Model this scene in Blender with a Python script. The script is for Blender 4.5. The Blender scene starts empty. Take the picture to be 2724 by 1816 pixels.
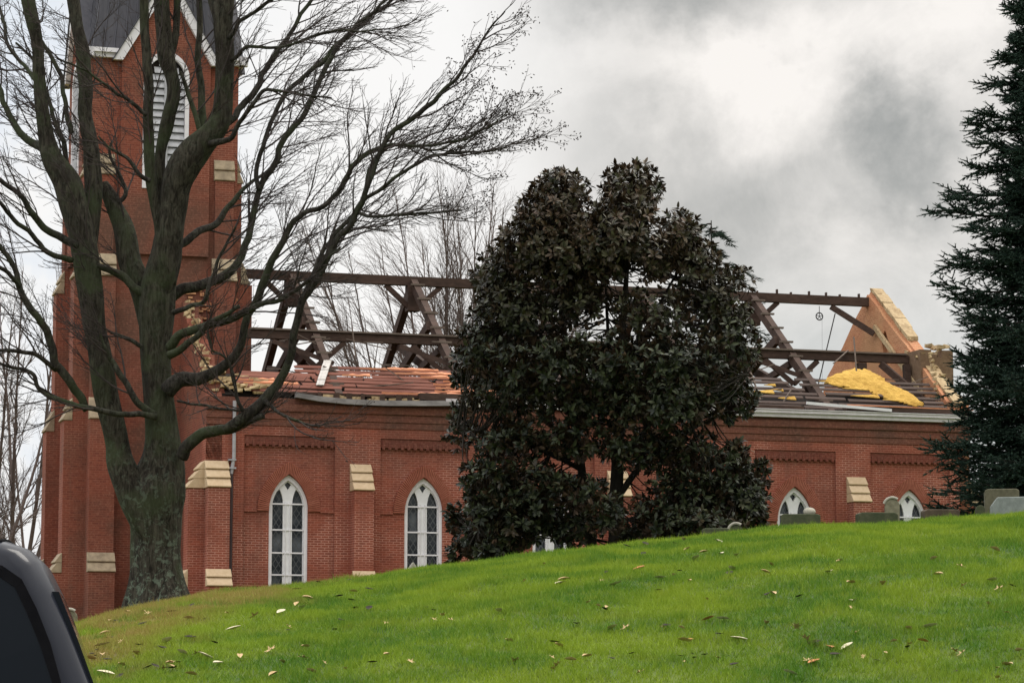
import bpy, bmesh, math, random
import numpy as np
from mathutils import Vector, noise as mnoise
R = math.radians
random.seed(11)
rng = np.random.default_rng(5)
sc = bpy.context.scene
col = sc.collection

# ------------------------------------------------------------------ camera, sky, sun, exposure
F, CX, CY, HZ = 7528., 1362., 908., 1870.          # photo pixels (2724 x 1816)
TH = math.atan((HZ - CY) / F)
cam_d = bpy.data.cameras.new('camera'); cam = bpy.data.objects.new('camera', cam_d); col.objects.link(cam)
cam_d.sensor_width = 36; cam_d.lens = 36 * F / 2724
cam_d.clip_start = .1; cam_d.clip_end = 5000
cam.rotation_euler = (math.pi / 2 + TH, 0, 0)
sc.camera = cam
SUN_DIR = Vector((.42, .30, .86)).normalized()     # towards the bright part of the overcast
sd = bpy.data.lights.new('sun', 'SUN'); sd.energy = 1.5; sd.angle = R(22); sd.color = (1, .95, .87)
so = bpy.data.objects.new('sun', sd); col.objects.link(so); so.rotation_euler = (-SUN_DIR).to_track_quat('-Z', 'Y').to_euler()
vs = sc.view_settings
vs.view_transform = 'Standard'; vs.look = 'None'; vs.exposure = 0; vs.gamma = 1

def ray(u, v):
    x = (u - CX) / F; y = (CY - v) / F
    return np.array([x, math.cos(TH) - y * math.sin(TH), math.sin(TH) + y * math.cos(TH)])
def at(u, v, Y):
    r = ray(u, v); return r * Y / r[1]
K = 2724 / 2352
def atd(u, v, Y): return at(u * K, v * K, Y)

class NT:
    def __init__(s, tree): s.t = tree; s.n = tree.nodes; s.l = tree.links
    def add(s, kind, **kw):
        n = s.n.new(kind)
        for k, v in kw.items(): setattr(n, k, v)
        return n
    def link(s, a, b): s.l.new(a, b)
    def val(s, sock, v):
        if hasattr(v, 'is_output') or isinstance(v, bpy.types.NodeSocket): s.l.new(v, sock)
        else: sock.default_value = v
    def math(s, op, a, b=0., clamp=False, c=None):
        n = s.n.new('ShaderNodeMath'); n.operation = op; n.use_clamp = clamp
        s.val(n.inputs[0], a); s.val(n.inputs[1], b)
        if c is not None: s.val(n.inputs[2], c)
        return n.outputs[0]
    def vmath(s, op, a, b=None, scale=None):
        n = s.n.new('ShaderNodeVectorMath'); n.operation = op
        s.val(n.inputs[0], a)
        if b is not None: s.val(n.inputs[1], b)
        if scale is not None: s.val(n.inputs[3], scale)
        return n
    def mix(s, f, a, b, mode='MIX'):
        n = s.n.new('ShaderNodeMix'); n.data_type = 'RGBA'; n.blend_type = mode
        s.val(n.inputs[0], f); s.val(n.inputs[6], a); s.val(n.inputs[7], b)
        return n.outputs[2]
    def noise(s, vec, scale, detail=4, rough=.55, dist=0.):
        n = s.n.new('ShaderNodeTexNoise'); n.inputs['Scale'].default_value = scale; n.inputs['Detail'].default_value = detail
        n.inputs['Roughness'].default_value = rough; n.inputs['Distortion'].default_value = dist
        if vec is not None: s.l.new(vec, n.inputs['Vector'])
        return n.outputs['Fac']
    def ramp(s, f, a, b):
        n = s.n.new('ShaderNodeMapRange'); n.interpolation_type = 'SMOOTHSTEP'
        s.val(n.inputs[0], f); n.inputs[1].default_value = a; n.inputs[2].default_value = b
        return n.outputs[0]

world = bpy.data.worlds.new('World'); sc.world = world; world.use_nodes = True
w = NT(world.node_tree); w.n.clear()
out = w.add('ShaderNodeOutputWorld'); bg = w.add('ShaderNodeBackground'); w.link(bg.outputs[0], out.inputs[0])
sky = w.add('ShaderNodeTexSky'); sky.sky_type = 'NISHITA'; sky.sun_disc = False
sky.sun_elevation = math.asin(SUN_DIR.z); sky.sun_rotation = math.atan2(SUN_DIR.x, SUN_DIR.y)
skyc = w.vmath('SCALE', sky.outputs[0], scale=.09).outputs[0]
tc = w.add('ShaderNodeTexCoord'); D = w.vmath('NORMALIZE', tc.outputs['Generated']).outputs[0]
wn = w.add('ShaderNodeTexNoise'); wn.inputs['Scale'].default_value = 16; wn.inputs['Detail'].default_value = 6; wn.inputs['Roughness'].default_value = .6; w.link(D, wn.inputs['Vector'])
warp = w.vmath('SCALE', w.vmath('SUBTRACT', wn.outputs['Color'], (.5, .5, .5)).outputs[0], scale=.08).outputs[0]
DW = w.vmath('ADD', D, warp).outputs[0]
def blob(u, v, r, sx=1., vec=None):                # soft patch of cloud round a direction of the sky
    d = Vector(ray(u * K, v * K)).normalized()
    df = w.vmath('SUBTRACT', vec or DW, tuple(d)).outputs[0]
    df = w.vmath('MULTIPLY', df, (1 / sx, 1, 1)).outputs[0]
    ln = w.vmath('LENGTH', df).outputs['Value']
    return w.math('SUBTRACT', 1., w.ramp(ln, 0., r / 6500.), True)
cl = w.ramp(w.noise(D, 15, 9, .66, .5), .36, .66); cl2 = w.noise(DW, 34, 6, .6)
sep = w.add('ShaderNodeSeparateXYZ'); w.link(D, sep.inputs[0])
right = w.ramp(sep.outputs[0], -.025, .06)           # the cloud deck is thicker on the right
g = w.math('MULTIPLY', right, w.math('ADD', .27, w.math('MULTIPLY', cl2, .22)))
for u_, v_, r_, sx_, a_ in ((1440, -10, 230, 2.0, .52), (2050, 300, 190, 1.0, .56), (2010, 440, 130, 1.3, .22), (2150, 440, 140, 1.0, .2), (1700, 520, 210, 1.7, .24), (1420, 330, 240, 1.3, .10), (1840, 145, 55, 1.2, .18),
                            (1800, 190, 260, 1.7, -.36), (1640, 230, 170, 1.5, -.2), (2230, 90, 240, 1.1, -.34), (2010, 60, 150, 1.5, -.2), (1980, 640, 200, 2.0, -.14), (1350, 200, 200, 1, -.12)):
    g = w.math('ADD', g, w.math('MULTIPLY', blob(u_, v_, r_, sx_), a_))
g = w.math('ADD', g, w.math('MULTIPLY', w.math('MULTIPLY', w.math('SUBTRACT', cl, .5), .20), right), True)
hi = w.mix(right, (1.0, .985, .965, 1), (1.0, .955, .905, 1)); cc = w.mix(g, hi, (.25, .265, .255, 1))
blue = w.math('MULTIPLY', w.ramp(sep.outputs[0], -.06, -.15), w.ramp(w.noise(DW, 12, 4), .42, .62))
cc = w.mix(w.math('MULTIPLY', blue, .45), cc, (.62, .74, .90, 1))
low = w.math('MULTIPLY', w.ramp(sep.outputs[2], .17, .09), right)
cc = w.mix(w.math('MULTIPLY', low, .55), cc, (.60, .655, .665, 1))
tot = w.mix(.94, skyc, cc)
up = w.math('ADD', 1., w.math('MULTIPLY', w.ramp(sep.outputs[2], .28, .75), 1.95))   # overcast skies are brightest overhead
tot = w.vmath('SCALE', tot, scale=up).outputs[0]
w.link(tot, bg.inputs[0]); bg.inputs[1].default_value = 1.

# ------------------------------------------------------------------ helpers
def nz(v): return v / (np.linalg.norm(v) + 1e-9)
def tag(o, label=None, cat=None, group=None, kind=None):
    for k, v in (('label', label), ('category', cat), ('group', group), ('kind', kind)):
        if v: o[k] = v
    return o
def empty(name, loc=(0, 0, 0), rz=0, parent=None):
    o = bpy.data.objects.new(name, None); o.empty_display_size = .3; col.objects.link(o)
    o.location = loc; o.rotation_euler = (0, 0, rz)
    if parent: o.parent = parent
    return o
def link_mesh(name, me, m, parent=None, smooth=False, loc=None):
    o = bpy.data.objects.new(name, me); col.objects.link(o)
    for mm in (m if isinstance(m, (list, tuple)) else [m]): me.materials.append(mm)
    if smooth: me.polygons.foreach_set('use_smooth', [True] * len(me.polygons))
    if parent: o.parent = parent
    if loc is not None: o.location = loc
    return o
def np_mesh(name, V, T, attr=None):
    """V (n,3); T (m,k) faces of one size; attr: per-vertex float dict"""
    me = bpy.data.meshes.new(name); V = np.ascontiguousarray(V, dtype=np.float32); T = np.ascontiguousarray(T, dtype=np.int32)
    me.vertices.add(len(V)); me.vertices.foreach_set('co', V.ravel())
    k = T.shape[1]; me.loops.add(T.size); me.loops.foreach_set('vertex_index', T.ravel())
    me.polygons.add(len(T)); me.polygons.foreach_set('loop_start', np.arange(0, T.size, k, dtype=np.int32))
    me.polygons.foreach_set('loop_total', np.full(len(T), k, dtype=np.int32))
    if attr:
        for an, av in attr.items():
            a = me.attributes.new(an, 'FLOAT', 'POINT'); a.data.foreach_set('value', np.ascontiguousarray(av, dtype=np.float32))
    me.update(calc_edges=True); me.validate()
    return me
class MB:
    def __init__(s): s.v = []; s.f = []
    def poly(s, pts): i = len(s.v); s.v += [tuple(map(float, p)) for p in pts]; s.f.append(tuple(range(i, i + len(pts))))
    def hexa(s, p):      # 8 corners: bottom 0-3, top 4-7
        i = len(s.v); s.v += [tuple(map(float, q)) for q in p]
        for f in ((3, 2, 1, 0), (4, 5, 6, 7), (0, 1, 5, 4), (1, 2, 6, 5), (2, 3, 7, 6), (3, 0, 4, 7)): s.f.append(tuple(i + k for k in f))
    def box(s, x0, x1, y0, y1, z0, z1, j=0.):
        p = [(x0, y0, z0), (x1, y0, z0), (x1, y1, z0), (x0, y1, z0), (x0, y0, z1), (x1, y0, z1), (x1, y1, z1), (x0, y1, z1)]
        if j: p = [tuple(c + random.uniform(-j, j) for c in q) for q in p]
        s.hexa(p)
    def beam(s, a, b, w_, h, up=(0, 0, 1)):
        a = Vector(a); b = Vector(b); d = (b - a).normalized(); u = Vector(up)
        x = d.cross(u)
        if x.length < 1e-4: x = d.cross(Vector((0, 1, 0)))
        x.normalize(); y = x.cross(d).normalized(); x *= w_ / 2; y *= h / 2
        s.hexa([a - x - y, a + x - y, b + x - y, b - x - y, a - x + y, a + x + y, b + x + y, b - x + y])
    def prism(s, pts, fn0, fn1):
        n = len(pts); i = len(s.v)
        s.v += [tuple(map(float, fn0(*p))) for p in pts] + [tuple(map(float, fn1(*p))) for p in pts]
        s.f.append(tuple(i + k for k in range(n - 1, -1, -1))); s.f.append(tuple(i + n + k for k in range(n)))
        for k in range(n): s.f.append((i + k, i + (k + 1) % n, i + n + (k + 1) % n, i + n + k))
    def each(s, name, m, parent=None, bevel=0., weld=0.):
        # one object for every separate piece
        par = list(range(len(s.v)))
        def fd(a):
            while par[a] != a: par[a] = par[par[a]]; a = par[a]
            return a
        if weld:
            seen = {}
            for i, p in enumerate(s.v):
                k = tuple(round(c / weld) for c in p); par[i] = fd(seen.setdefault(k, i))
        for f in s.f:
            for b in f[1:]: par[fd(b)] = fd(f[0])
        gr = {}
        for f in s.f: gr.setdefault(fd(f[0]), []).append(f)
        res = []
        for fs in gr.values():
            ids = sorted({i for f in fs for i in f}); mp = {i: k for k, i in enumerate(ids)}; q = MB(); q.v = [s.v[i] for i in ids]; q.f = [tuple(mp[i] for i in f) for f in fs]
            res.append(q.build(name, m, parent, False, bevel))
        return res
    def build(s, name, m, parent=None, smooth=False, bevel=0., loc=None, weld=0.):
        me = bpy.data.meshes.new(name); me.from_pydata(s.v, [], s.f)
        bm = bmesh.new(); bm.from_mesh(me); 
        if weld: bmesh.ops.remove_doubles(bm, verts=bm.verts[:], dist=weld)
        bmesh.ops.recalc_face_normals(bm, faces=bm.faces)
        if bevel: bmesh.ops.bevel(bm, geom=bm.edges[:], offset=bevel, segments=1, affect='EDGES', clamp_overlap=True)
        bm.to_mesh(me); bm.free()
        return link_mesh(name, me, m, parent, smooth, loc)
def plate_into(mb, loops, fn, d0, d1):
    """flat plate with holes; loops of (p,q); fn(p,q,d)->xyz; from depth d0 to d1"""
    bm = bmesh.new()
    for lp in loops:
        vsx = [bm.verts.new((p, q, 0)) for p, q in lp]
        for i in range(len(vsx)): bm.edges.new((vsx[i], vsx[(i + 1) % len(vsx)]))
    bmesh.ops.triangle_fill(bm, use_beauty=True, use_dissolve=False, edges=bm.edges[:], normal=(0, 0, 1))
    bm.verts.index_update(); base = len(mb.v)
    co = [(v.co.x, v.co.y) for v in bm.verts]; n = len(co)
    mb.v += [tuple(fn(p, q, d0)) for p, q in co] + [tuple(fn(p, q, d1)) for p, q in co]
    for f in bm.faces:
        ii = [v.index for v in f.verts]
        mb.f.append(tuple(base + i for i in ii)); mb.f.append(tuple(base + n + i for i in reversed(ii)))
    bm.free(); k = 0
    for lp in loops:
        m_ = len(lp)
        for i in range(m_):
            a, b = k + i, k + (i + 1) % m_
            mb.f.append((base + a, base + b, base + n + b, base + n + a))
        k += m_
class Tubes:
    """collects tapering tubes; same length/side tubes are meshed together"""
    def __init__(s): s.g = {}
    def add(s, P, r, sides):
        P = np.asarray(P, float); r = np.asarray(r, float)
        s.g.setdefault((len(P), sides), []).append((P, r))
    def arrays(s):
        VV, TT, base = [], [], 0
        for (n, k), L in s.g.items():
            P = np.array([a for a, _ in L]); r = np.array([b for _, b in L]); N = len(L)
            t = np.empty_like(P); t[:, 1:-1] = P[:, 2:] - P[:, :-2]; t[:, 0] = P[:, 1] - P[:, 0]; t[:, -1] = P[:, -1] - P[:, -2]
            t /= np.linalg.norm(t, axis=2, keepdims=True) + 1e-9
            ref = np.zeros((N, 1, 3)); m = np.abs(t[:, :1, 2]) > .8
            ref[..., 2] = ~m; ref[..., 1] = m
            ref = np.broadcast_to(ref, t.shape)
            x = np.cross(t, ref); x /= np.linalg.norm(x, axis=2, keepdims=True) + 1e-9
            y = np.cross(t, x); an = np.arange(k) * 2 * math.pi / k
            V = P[:, :, None, :] + r[:, :, None, None] * (np.cos(an)[:, None] * x[:, :, None, :] + np.sin(an)[:, None] * y[:, :, None, :])
            idx = np.arange(N * n * k).reshape(N, n, k) + base
            a = idx[:, :-1, :]; b = np.roll(a, -1, 2); c = idx[:, 1:, :]; d = np.roll(c, -1, 2)
            TT.append(np.stack([a, b, d, c], -1).reshape(-1, 4)); VV.append(V.reshape(-1, 3)); base += N * n * k
        return np.concatenate(VV), np.concatenate(TT)
    def build(s, name, m, parent=None, smooth=True, loc=None):
        V, T = s.arrays()
        if loc is not None: V = V - np.asarray(loc)
        return link_mesh(name, np_mesh(name, V, T), m, parent, smooth)
def spline(P, n):
    P = np.asarray(P, float); m = len(P)
    if m < 3:
        tt = np.linspace(0, 1, n)[:, None]; return P[0] * (1 - tt) + P[-1] * tt
    Q = np.vstack([2 * P[0] - P[1], P, 2 * P[-1] - P[-2]])
    o = []
    for x in np.linspace(0, m - 1 - 1e-6, n):
        i = int(x); t = x - i; p0, p1, p2, p3 = Q[i], Q[i + 1], Q[i + 2], Q[i + 3]
        o.append(.5 * ((2 * p1) + (-p0 + p2) * t + (2 * p0 - 5 * p1 + 4 * p2 - p3) * t * t + (-p0 + 3 * p1 - 3 * p2 + p3) * t ** 3))
    return np.array(o)

# ------------------------------------------------------------------ materials
def mat(name):
    m = bpy.data.materials.new(name); m.use_nodes = True
    t = NT(m.node_tree); b = t.n['Principled BSDF']
    return m, t, b
def bump(t, b, h, strength=.4, dist=.02):
    n = t.add('ShaderNodeBump'); n.inputs['Strength'].default_value = strength; n.inputs['Distance'].default_value = dist
    t.link(h, n.inputs['Height']); t.link(n.outputs[0], b.inputs['Normal'])
def plain(name, c1, c2, scale=6, rough=.8, bmp=.25, spec=.3, detail=5, stretch=None, dist=.01):
    m, t, b = mat(name); tc_ = t.add('ShaderNodeTexCoord'); v = tc_.outputs['Object']
    if stretch: v = t.vmath('MULTIPLY', v, stretch).outputs[0]
    n = t.noise(v, scale, detail, .6); n2 = t.noise(v, scale * .17, 3)
    f = t.ramp(t.math('ADD', t.math('MULTIPLY', n, .6), t.math('MULTIPLY', n2, .5)), .35, .75)
    t.link(t.mix(f, c1 + (1,), c2 + (1,)), b.inputs['Base Color'])
    b.inputs['Roughness'].default_value = rough; b.inputs['Specular IOR Level'].default_value = spec
    if bmp: bump(t, b, n, bmp, dist)
    return m
def brick_mat(name, c1, c2, mortar, stain=(.09, .045, .035), stain_amt=.5, lump=0.):
    m, t, b = mat(name); tc_ = t.add('ShaderNodeTexCoord'); ob = tc_.outputs['Object']
    sp = t.add('ShaderNodeSeparateXYZ'); t.link(ob, sp.inputs[0])
    sn = t.add('ShaderNodeSeparateXYZ'); t.link(tc_.outputs['Normal'], sn.inputs[0])
    side = t.math('GREATER_THAN', t.math('ABSOLUTE', sn.outputs[0]), .7)
    x = t.math('ADD', t.math('MULTIPLY', sp.outputs[0], t.math('SUBTRACT', 1., side)), t.math('MULTIPLY', sp.outputs[1], side))
    cb = t.add('ShaderNodeCombineXYZ'); t.link(x, cb.inputs[0]); t.link(sp.outputs[2], cb.inputs[1])
    br = t.add('ShaderNodeTexBrick'); t.link(cb.outputs[0], br.inputs['Vector'])
    br.inputs['Scale'].default_value = 1; br.inputs['Brick Width'].default_value = .225; br.inputs['Row Height'].default_value = .0717
    br.inputs['Mortar Size'].default_value = .011; br.inputs['Mortar Smooth'].default_value = .2; br.inputs['Bias'].default_value = -.1
    br.inputs['Color1'].default_value = c1 + (1,); br.inputs['Color2'].default_value = c2 + (1,)
    worn = t.ramp(t.noise(ob, .55, 3), .44, .62)              # mortar stays painted over in broad patches
    t.link(t.mix(worn, tuple(.7 * a + .3 * b_ for a, b_ in zip(c1, mortar)) + (1,), mortar + (1,)), br.inputs['Mortar'])
    c = br.outputs['Color']
    big = t.ramp(t.noise(ob, .35, 5, .6, .4), .42, .72)
    c = t.mix(t.math('MULTIPLY', big, stain_amt), c, stain + (1,))
    streak = t.ramp(t.noise(t.vmath('MULTIPLY', ob, (2.2, 2.2, .25)).outputs[0], 1.3, 5, .65), .5, .75)
    c = t.mix(t.math('MULTIPLY', streak, .35), c, tuple(s_ * 1.3 for s_ in stain) + (1,))
    c = t.mix(t.math('MULTIPLY', t.ramp(t.noise(ob, 14, 2), .45, .75), .22), c, (.42, .20, .14, 1))
    t.link(c, b.inputs['Base Color']); b.inputs['Roughness'].default_value = .9; b.inputs['Specular IOR Level'].default_value = .2
    h = t.math('ADD', t.math('MULTIPLY', br.outputs['Fac'], -.7), t.math('MULTIPLY', t.noise(ob, 30, 3), .3))
    if lump: h = t.math('ADD', h, t.math('MULTIPLY', t.noise(ob, 4, 4), lump))
    bump(t, b, h, .6, .012)
    return m
M = {}
M['brick'] = brick_mat('painted_brick', (.255, .067, .040), (.175, .046, .029), (.47, .235, .18))
M['brick_tower'] = brick_mat('tower_brick', (.215, .062, .038), (.150, .042, .028), (.29, .12, .08), stain=(.10, .056, .04), stain_amt=.85)
M['brick_cornice'] = brick_mat('cornice_brick', (.16, .055, .036), (.12, .042, .030), (.2, .09, .065), stain=(.07, .045, .035), stain_amt=.7)  # darker brown brick for the stepped courses below the eave
M['brick_raw'] = brick_mat('inner_brick', (.46, .20, .10), (.36, .14, .07), (.54, .31, .18), stain=(.44, .26, .13), stain_amt=.6, lump=4.)
M['stone'] = plain('tan_stone', (.44, .32, .195), (.54, .41, .27), 9, .85, .25)
M['stone_old'] = plain('weathered_stone', (.20, .155, .105), (.38, .30, .20), 5, .9, .35)
M['rubble'] = plain('pale_rubble', (.28, .19, .10), (.50, .38, .22), 9, .9, .6)
M['timber'] = plain('dark_timber', (.036, .021, .015), (.078, .046, .034), 14, .85, .4, stretch=(.3, 1, 1))
M['timber_grey'] = plain('weathered_timber', (.10, .075, .06), (.17, .13, .105), 16, .85, .4, stretch=(.2, 1, 1))
M['board'] = plain('brown_board', (.105, .034, .021), (.20, .072, .047), 10, .85, .4, stretch=(.15, 2, 1))
M['board_dark'] = plain('dark_board', (.03, .019, .015), (.085, .055, .043), 10, .85, .4, stretch=(.15, 2, 1))
M['torn'] = plain('torn_orange_board', (.52, .19, .095), (.64, .29, .16), 12, .8, .5, stretch=(.3, 1.5, 1))
M['foam'] = plain('yellow_insulation', (.40, .225, .04), (.62, .385, .085), 7, .95, 1., dist=.1)
M['white'] = plain('white_paint', (.66, .635, .665), (.76, .735, .76), 7, .55, .08)
M['tracery'] = plain('white_grey_paint', (.68, .67, .69), (.77, .76, .78), 7, .5, .05)
M['slat'] = plain('grey_slat_paint', (.36, .36, .38), (.50, .50, .52), 7, .6, .1)
M['greywood'] = plain('grey_peeling_paint', (.11, .10, .097), (.26, .24, .235), 9, .75, .3, stretch=(.3, 1, 1))
M['slate'] = plain('spire_slate', (.045, .045, .055), (.075, .073, .085), 5, .5, .2, stretch=(2.5, 2.5, .2))
M['roofing'] = plain('grey_roofing', (.10, .10, .11), (.17, .17, .18), 6, .6, .2)
M['iron'] = plain('dark_iron', (.03, .03, .032), (.06, .06, .062), 12, .5, .1, .5)
M['pipe'] = plain('grey_downpipe', (.26, .25, .27), (.38, .37, .38), 5, .5, .1)
M['pipe_dark'] = plain('dark_downpipe', (.035, .022, .025), (.06, .04, .04), 5, .5, .1)
M['void'] = plain('painted_shade', (.012, .009, .008), (.02, .015, .012), 5, 1, 0)  # near-black standing in for shade under the boards and behind the louvres
M['arch'] = plain('arch_brick', (.24, .07, .042), (.33, .115, .075), 7, .9, .3)
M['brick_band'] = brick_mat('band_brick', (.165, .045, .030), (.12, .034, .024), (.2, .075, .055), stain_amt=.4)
M['black'] = plain('dark_void', (.006, .006, .006), (.01, .01, .01), 5, 1, 0)

def glass_mat():
    m, t, b = mat('leaded_glass'); tc_ = t.add('ShaderNodeTexCoord')
    sp = t.add('ShaderNodeSeparateXYZ'); t.link(tc_.outputs['Object'], sp.inputs[0])
    h = t.math('ADD', sp.outputs[0], sp.outputs[1])
    def line(sgn):
        q = t.math('ADD', t.math('MULTIPLY', h, 5.6), t.math('MULTIPLY', sp.outputs[2], sgn * 3.6))
        fr = t.math('ABSOLUTE', t.math('SUBTRACT', t.math('FRACT', q), .5))
        return t.math('GREATER_THAN', fr, .42)
    l = t.math('MAXIMUM', line(1), line(-1))
    pv = t.add('ShaderNodeTexWhiteNoise'); pv.noise_dimensions = '2D'
    base = t.mix(t.ramp(t.noise(tc_.outputs['Object'], 1.1, 4), .4, .68), (.008, .011, .016, 1), (.10, .11, .125, 1))  # paler areas paint faint reflections into the pane colour
    t.link(t.mix(l, base, (.075, .078, .082, 1)), b.inputs['Base Color'])
    b.inputs['Roughness'].default_value = .18; b.inputs['Specular IOR Level'].default_value = .5
    bump(t, b, t.noise(tc_.outputs['Object'], 3, 3), .25, .03)
    return m
M['glass'] = glass_mat()
def bark_mat(name, c1, c2, lichen, amt, low=None):
    m, t, b = mat(name); tc_ = t.add('ShaderNodeTexCoord'); ob = tc_.outputs['Object']
    st = t.vmath('MULTIPLY', ob, (7, 7, 1.5)).outputs[0]
    n = t.noise(st, 2.2, 8, .68, .8); n2 = t.noise(ob, .9, 5, .6, .5); n3 = t.noise(ob, 8, 8, .72, .6)
    c = t.mix(t.ramp(n, .36, .66), c1 + (1,), c2 + (1,)); c = t.mix(t.math('MULTIPLY', t.ramp(t.noise(ob, 1.7, 4, .6, 1.), .5, .68), .6), c, (.022, .017, .014, 1))
    c = t.mix(t.math('MULTIPLY', t.ramp(n2, .47, .64), .75), c, (.046, .058, .028, 1))     # moss
    mask = t.math('MULTIPLY', t.ramp(n3, .52, .60), amt)
    if low:
        sp = t.add('ShaderNodeSeparateXYZ'); t.link(ob, sp.inputs[0])
        mask = t.math('MULTIPLY', mask, t.math('ADD', .12, t.ramp(sp.outputs[2], low[1], low[0])))
    c = t.mix(mask, c, lichen + (1,))
    t.link(c, b.inputs['Base Color']); b.inputs['Roughness'].default_value = .95; b.inputs['Specular IOR Level'].default_value = .15
    bump(t, b, t.math('ADD', n, t.math('MULTIPLY', n3, .3)), .9, .05)
    return m
M['bark'] = bark_mat('mossy_bark', (.013, .011, .008), (.066, .060, .044), (.13, .165, .12), .7, (0, 4.5))
M['limb'] = bark_mat('limb_bark', (.016, .014, .012), (.058, .052, .043), (.10, .115, .085), .25)
M['twig'] = plain('twig_bark', (.030, .024, .022), (.060, .046, .042), 3, .9, 0)
M['seed'] = plain('dry_seed', (.018, .012, .010), (.035, .022, .018), 8, .9, 0)
M['fartwig'] = plain('far_twig_bark', (.085, .062, .055), (.13, .098, .085), 1, .95, 0)
M['bark_dark'] = plain('dark_bark', (.02, .017, .014), (.045, .038, .03), 9, .95, .5, stretch=(1, 1, .3))

def leaf_mat():
    m, t, b = mat('magnolia_leaf'); geo = t.add('ShaderNodeNewGeometry')
    at_ = t.add('ShaderNodeAttribute'); at_.attribute_name = 'tone'
    br_ = t.add('ShaderNodeAttribute'); br_.attribute_name = 'brown'
    top = t.mix(at_.outputs['Fac'], (.007, .011, .006, 1), (.055, .066, .030, 1))
    top = t.mix(br_.outputs['Fac'], top, (.105, .062, .036, 1))
    und = t.mix(at_.outputs['Fac'], (.030, .020, .013, 1), (.12, .08, .05, 1))
    t.link(t.mix(geo.outputs['Backfacing'], top, und), b.inputs['Base Color'])
    b.inputs['Roughness'].default_value = .42; b.inputs['Specular IOR Level'].default_value = .22
    return m
M['leaf'] = leaf_mat()
def needle_mat():
    m, t, b = mat('spruce_needles'); at_ = t.add('ShaderNodeAttribute'); at_.attribute_name = 'tone'
    t.link(t.mix(at_.outputs['Fac'], (.012, .030, .024, 1), (.060, .096, .064, 1)), b.inputs['Base Color'])
    b.inputs['Roughness'].default_value = .7; b.inputs['Specular IOR Level'].default_value = .2
    return m
M['needle'] = needle_mat()

# ------------------------------------------------------------------ terrain
CREST = [(-900, 1700), (0, 1672), (197, 1650), (301, 1627), (498, 1588), (695, 1559), (927, 1535), (1094, 1511), (1274, 1494), (1505, 1461), (1737, 1436), (1969, 1413), (2200, 1395), (2432, 1383), (2724, 1364), (3600, 1330)]
YC = 50.
_cx = np.array([at(u, v, YC)[0] for u, v in CREST]); _cz = np.array([at(u, v, YC)[2] for u, v in CREST])
def smooth(a): a = np.clip(a, 0, 1); return a * a * (3 - 2 * a)
def hgt(X, Y):
    X = np.asarray(X, float); Y = np.asarray(Y, float)
    zc = (np.interp(X - .8, _cx, _cz) + np.interp(X, _cx, _cz) + np.interp(X + .8, _cx, _cz)) / 3
    tau = np.clip((Y - 28) / (YC - 28), 0, 1); p = tau * (2 - tau)
    zf = .06 + .012 * X
    z = zf + (zc - zf) * p
    zG = .55 + .86 * zc
    bk = smooth((Y - YC) / 26); z = np.where(Y > YC, zc * (1 - bk) + np.minimum(zG, zc + .25) * bk, z)
    fr = smooth((Y - 14) / 14); z = np.where(Y < 28, -1.35 + (zf + 1.35) * fr, z)
    far = smooth((Y - 150) / 500); z = z * (1 - far) + 1.5 * far
    amp = smooth((Y - 15) / 6) * np.clip(1 - (Y - 70) / 30, 0, 1)
    z = z + amp * (.035 * np.sin(X * 1.3 + Y * .7) * np.sin(Y * .9 - X * .4) + .02 * np.sin(X * 2.9 - Y * 1.1) + .014 * np.sin(X * 6.3 + Y * 3.1) * np.sin(Y * 5.2 - X * 2.2))
    return z
def _fit_crest():
    # settle the hill so that its skyline, blades included, lies where it was measured
    global _cz
    Ys = np.arange(36., 62., .25)
    for _ in range(6):
        err = np.zeros(len(CREST))
        for i, (u, v) in enumerate(CREST):
            r = ray(u, 1400); X = r[0] / r[1] * Ys; Z = hgt(X, Ys) + .045
            d = Ys * math.cos(TH) + Z * math.sin(TH); vv = CY - F * (-Ys * math.sin(TH) + Z * math.cos(TH)) / d
            err[i] = vv.min() - v
        _cz = _cz + np.clip(err, -60, 60) / F * YC * .9
_fit_crest()
def hit(u, v):
    r = ray(u, v); prev = 20.
    for Y in np.arange(20., 60., .1):
        p = r * Y / r[1]
        if p[2] <= hgt(p[0], Y): return np.array([p[0], Y, float(hgt(p[0], Y))])
    return None
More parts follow.
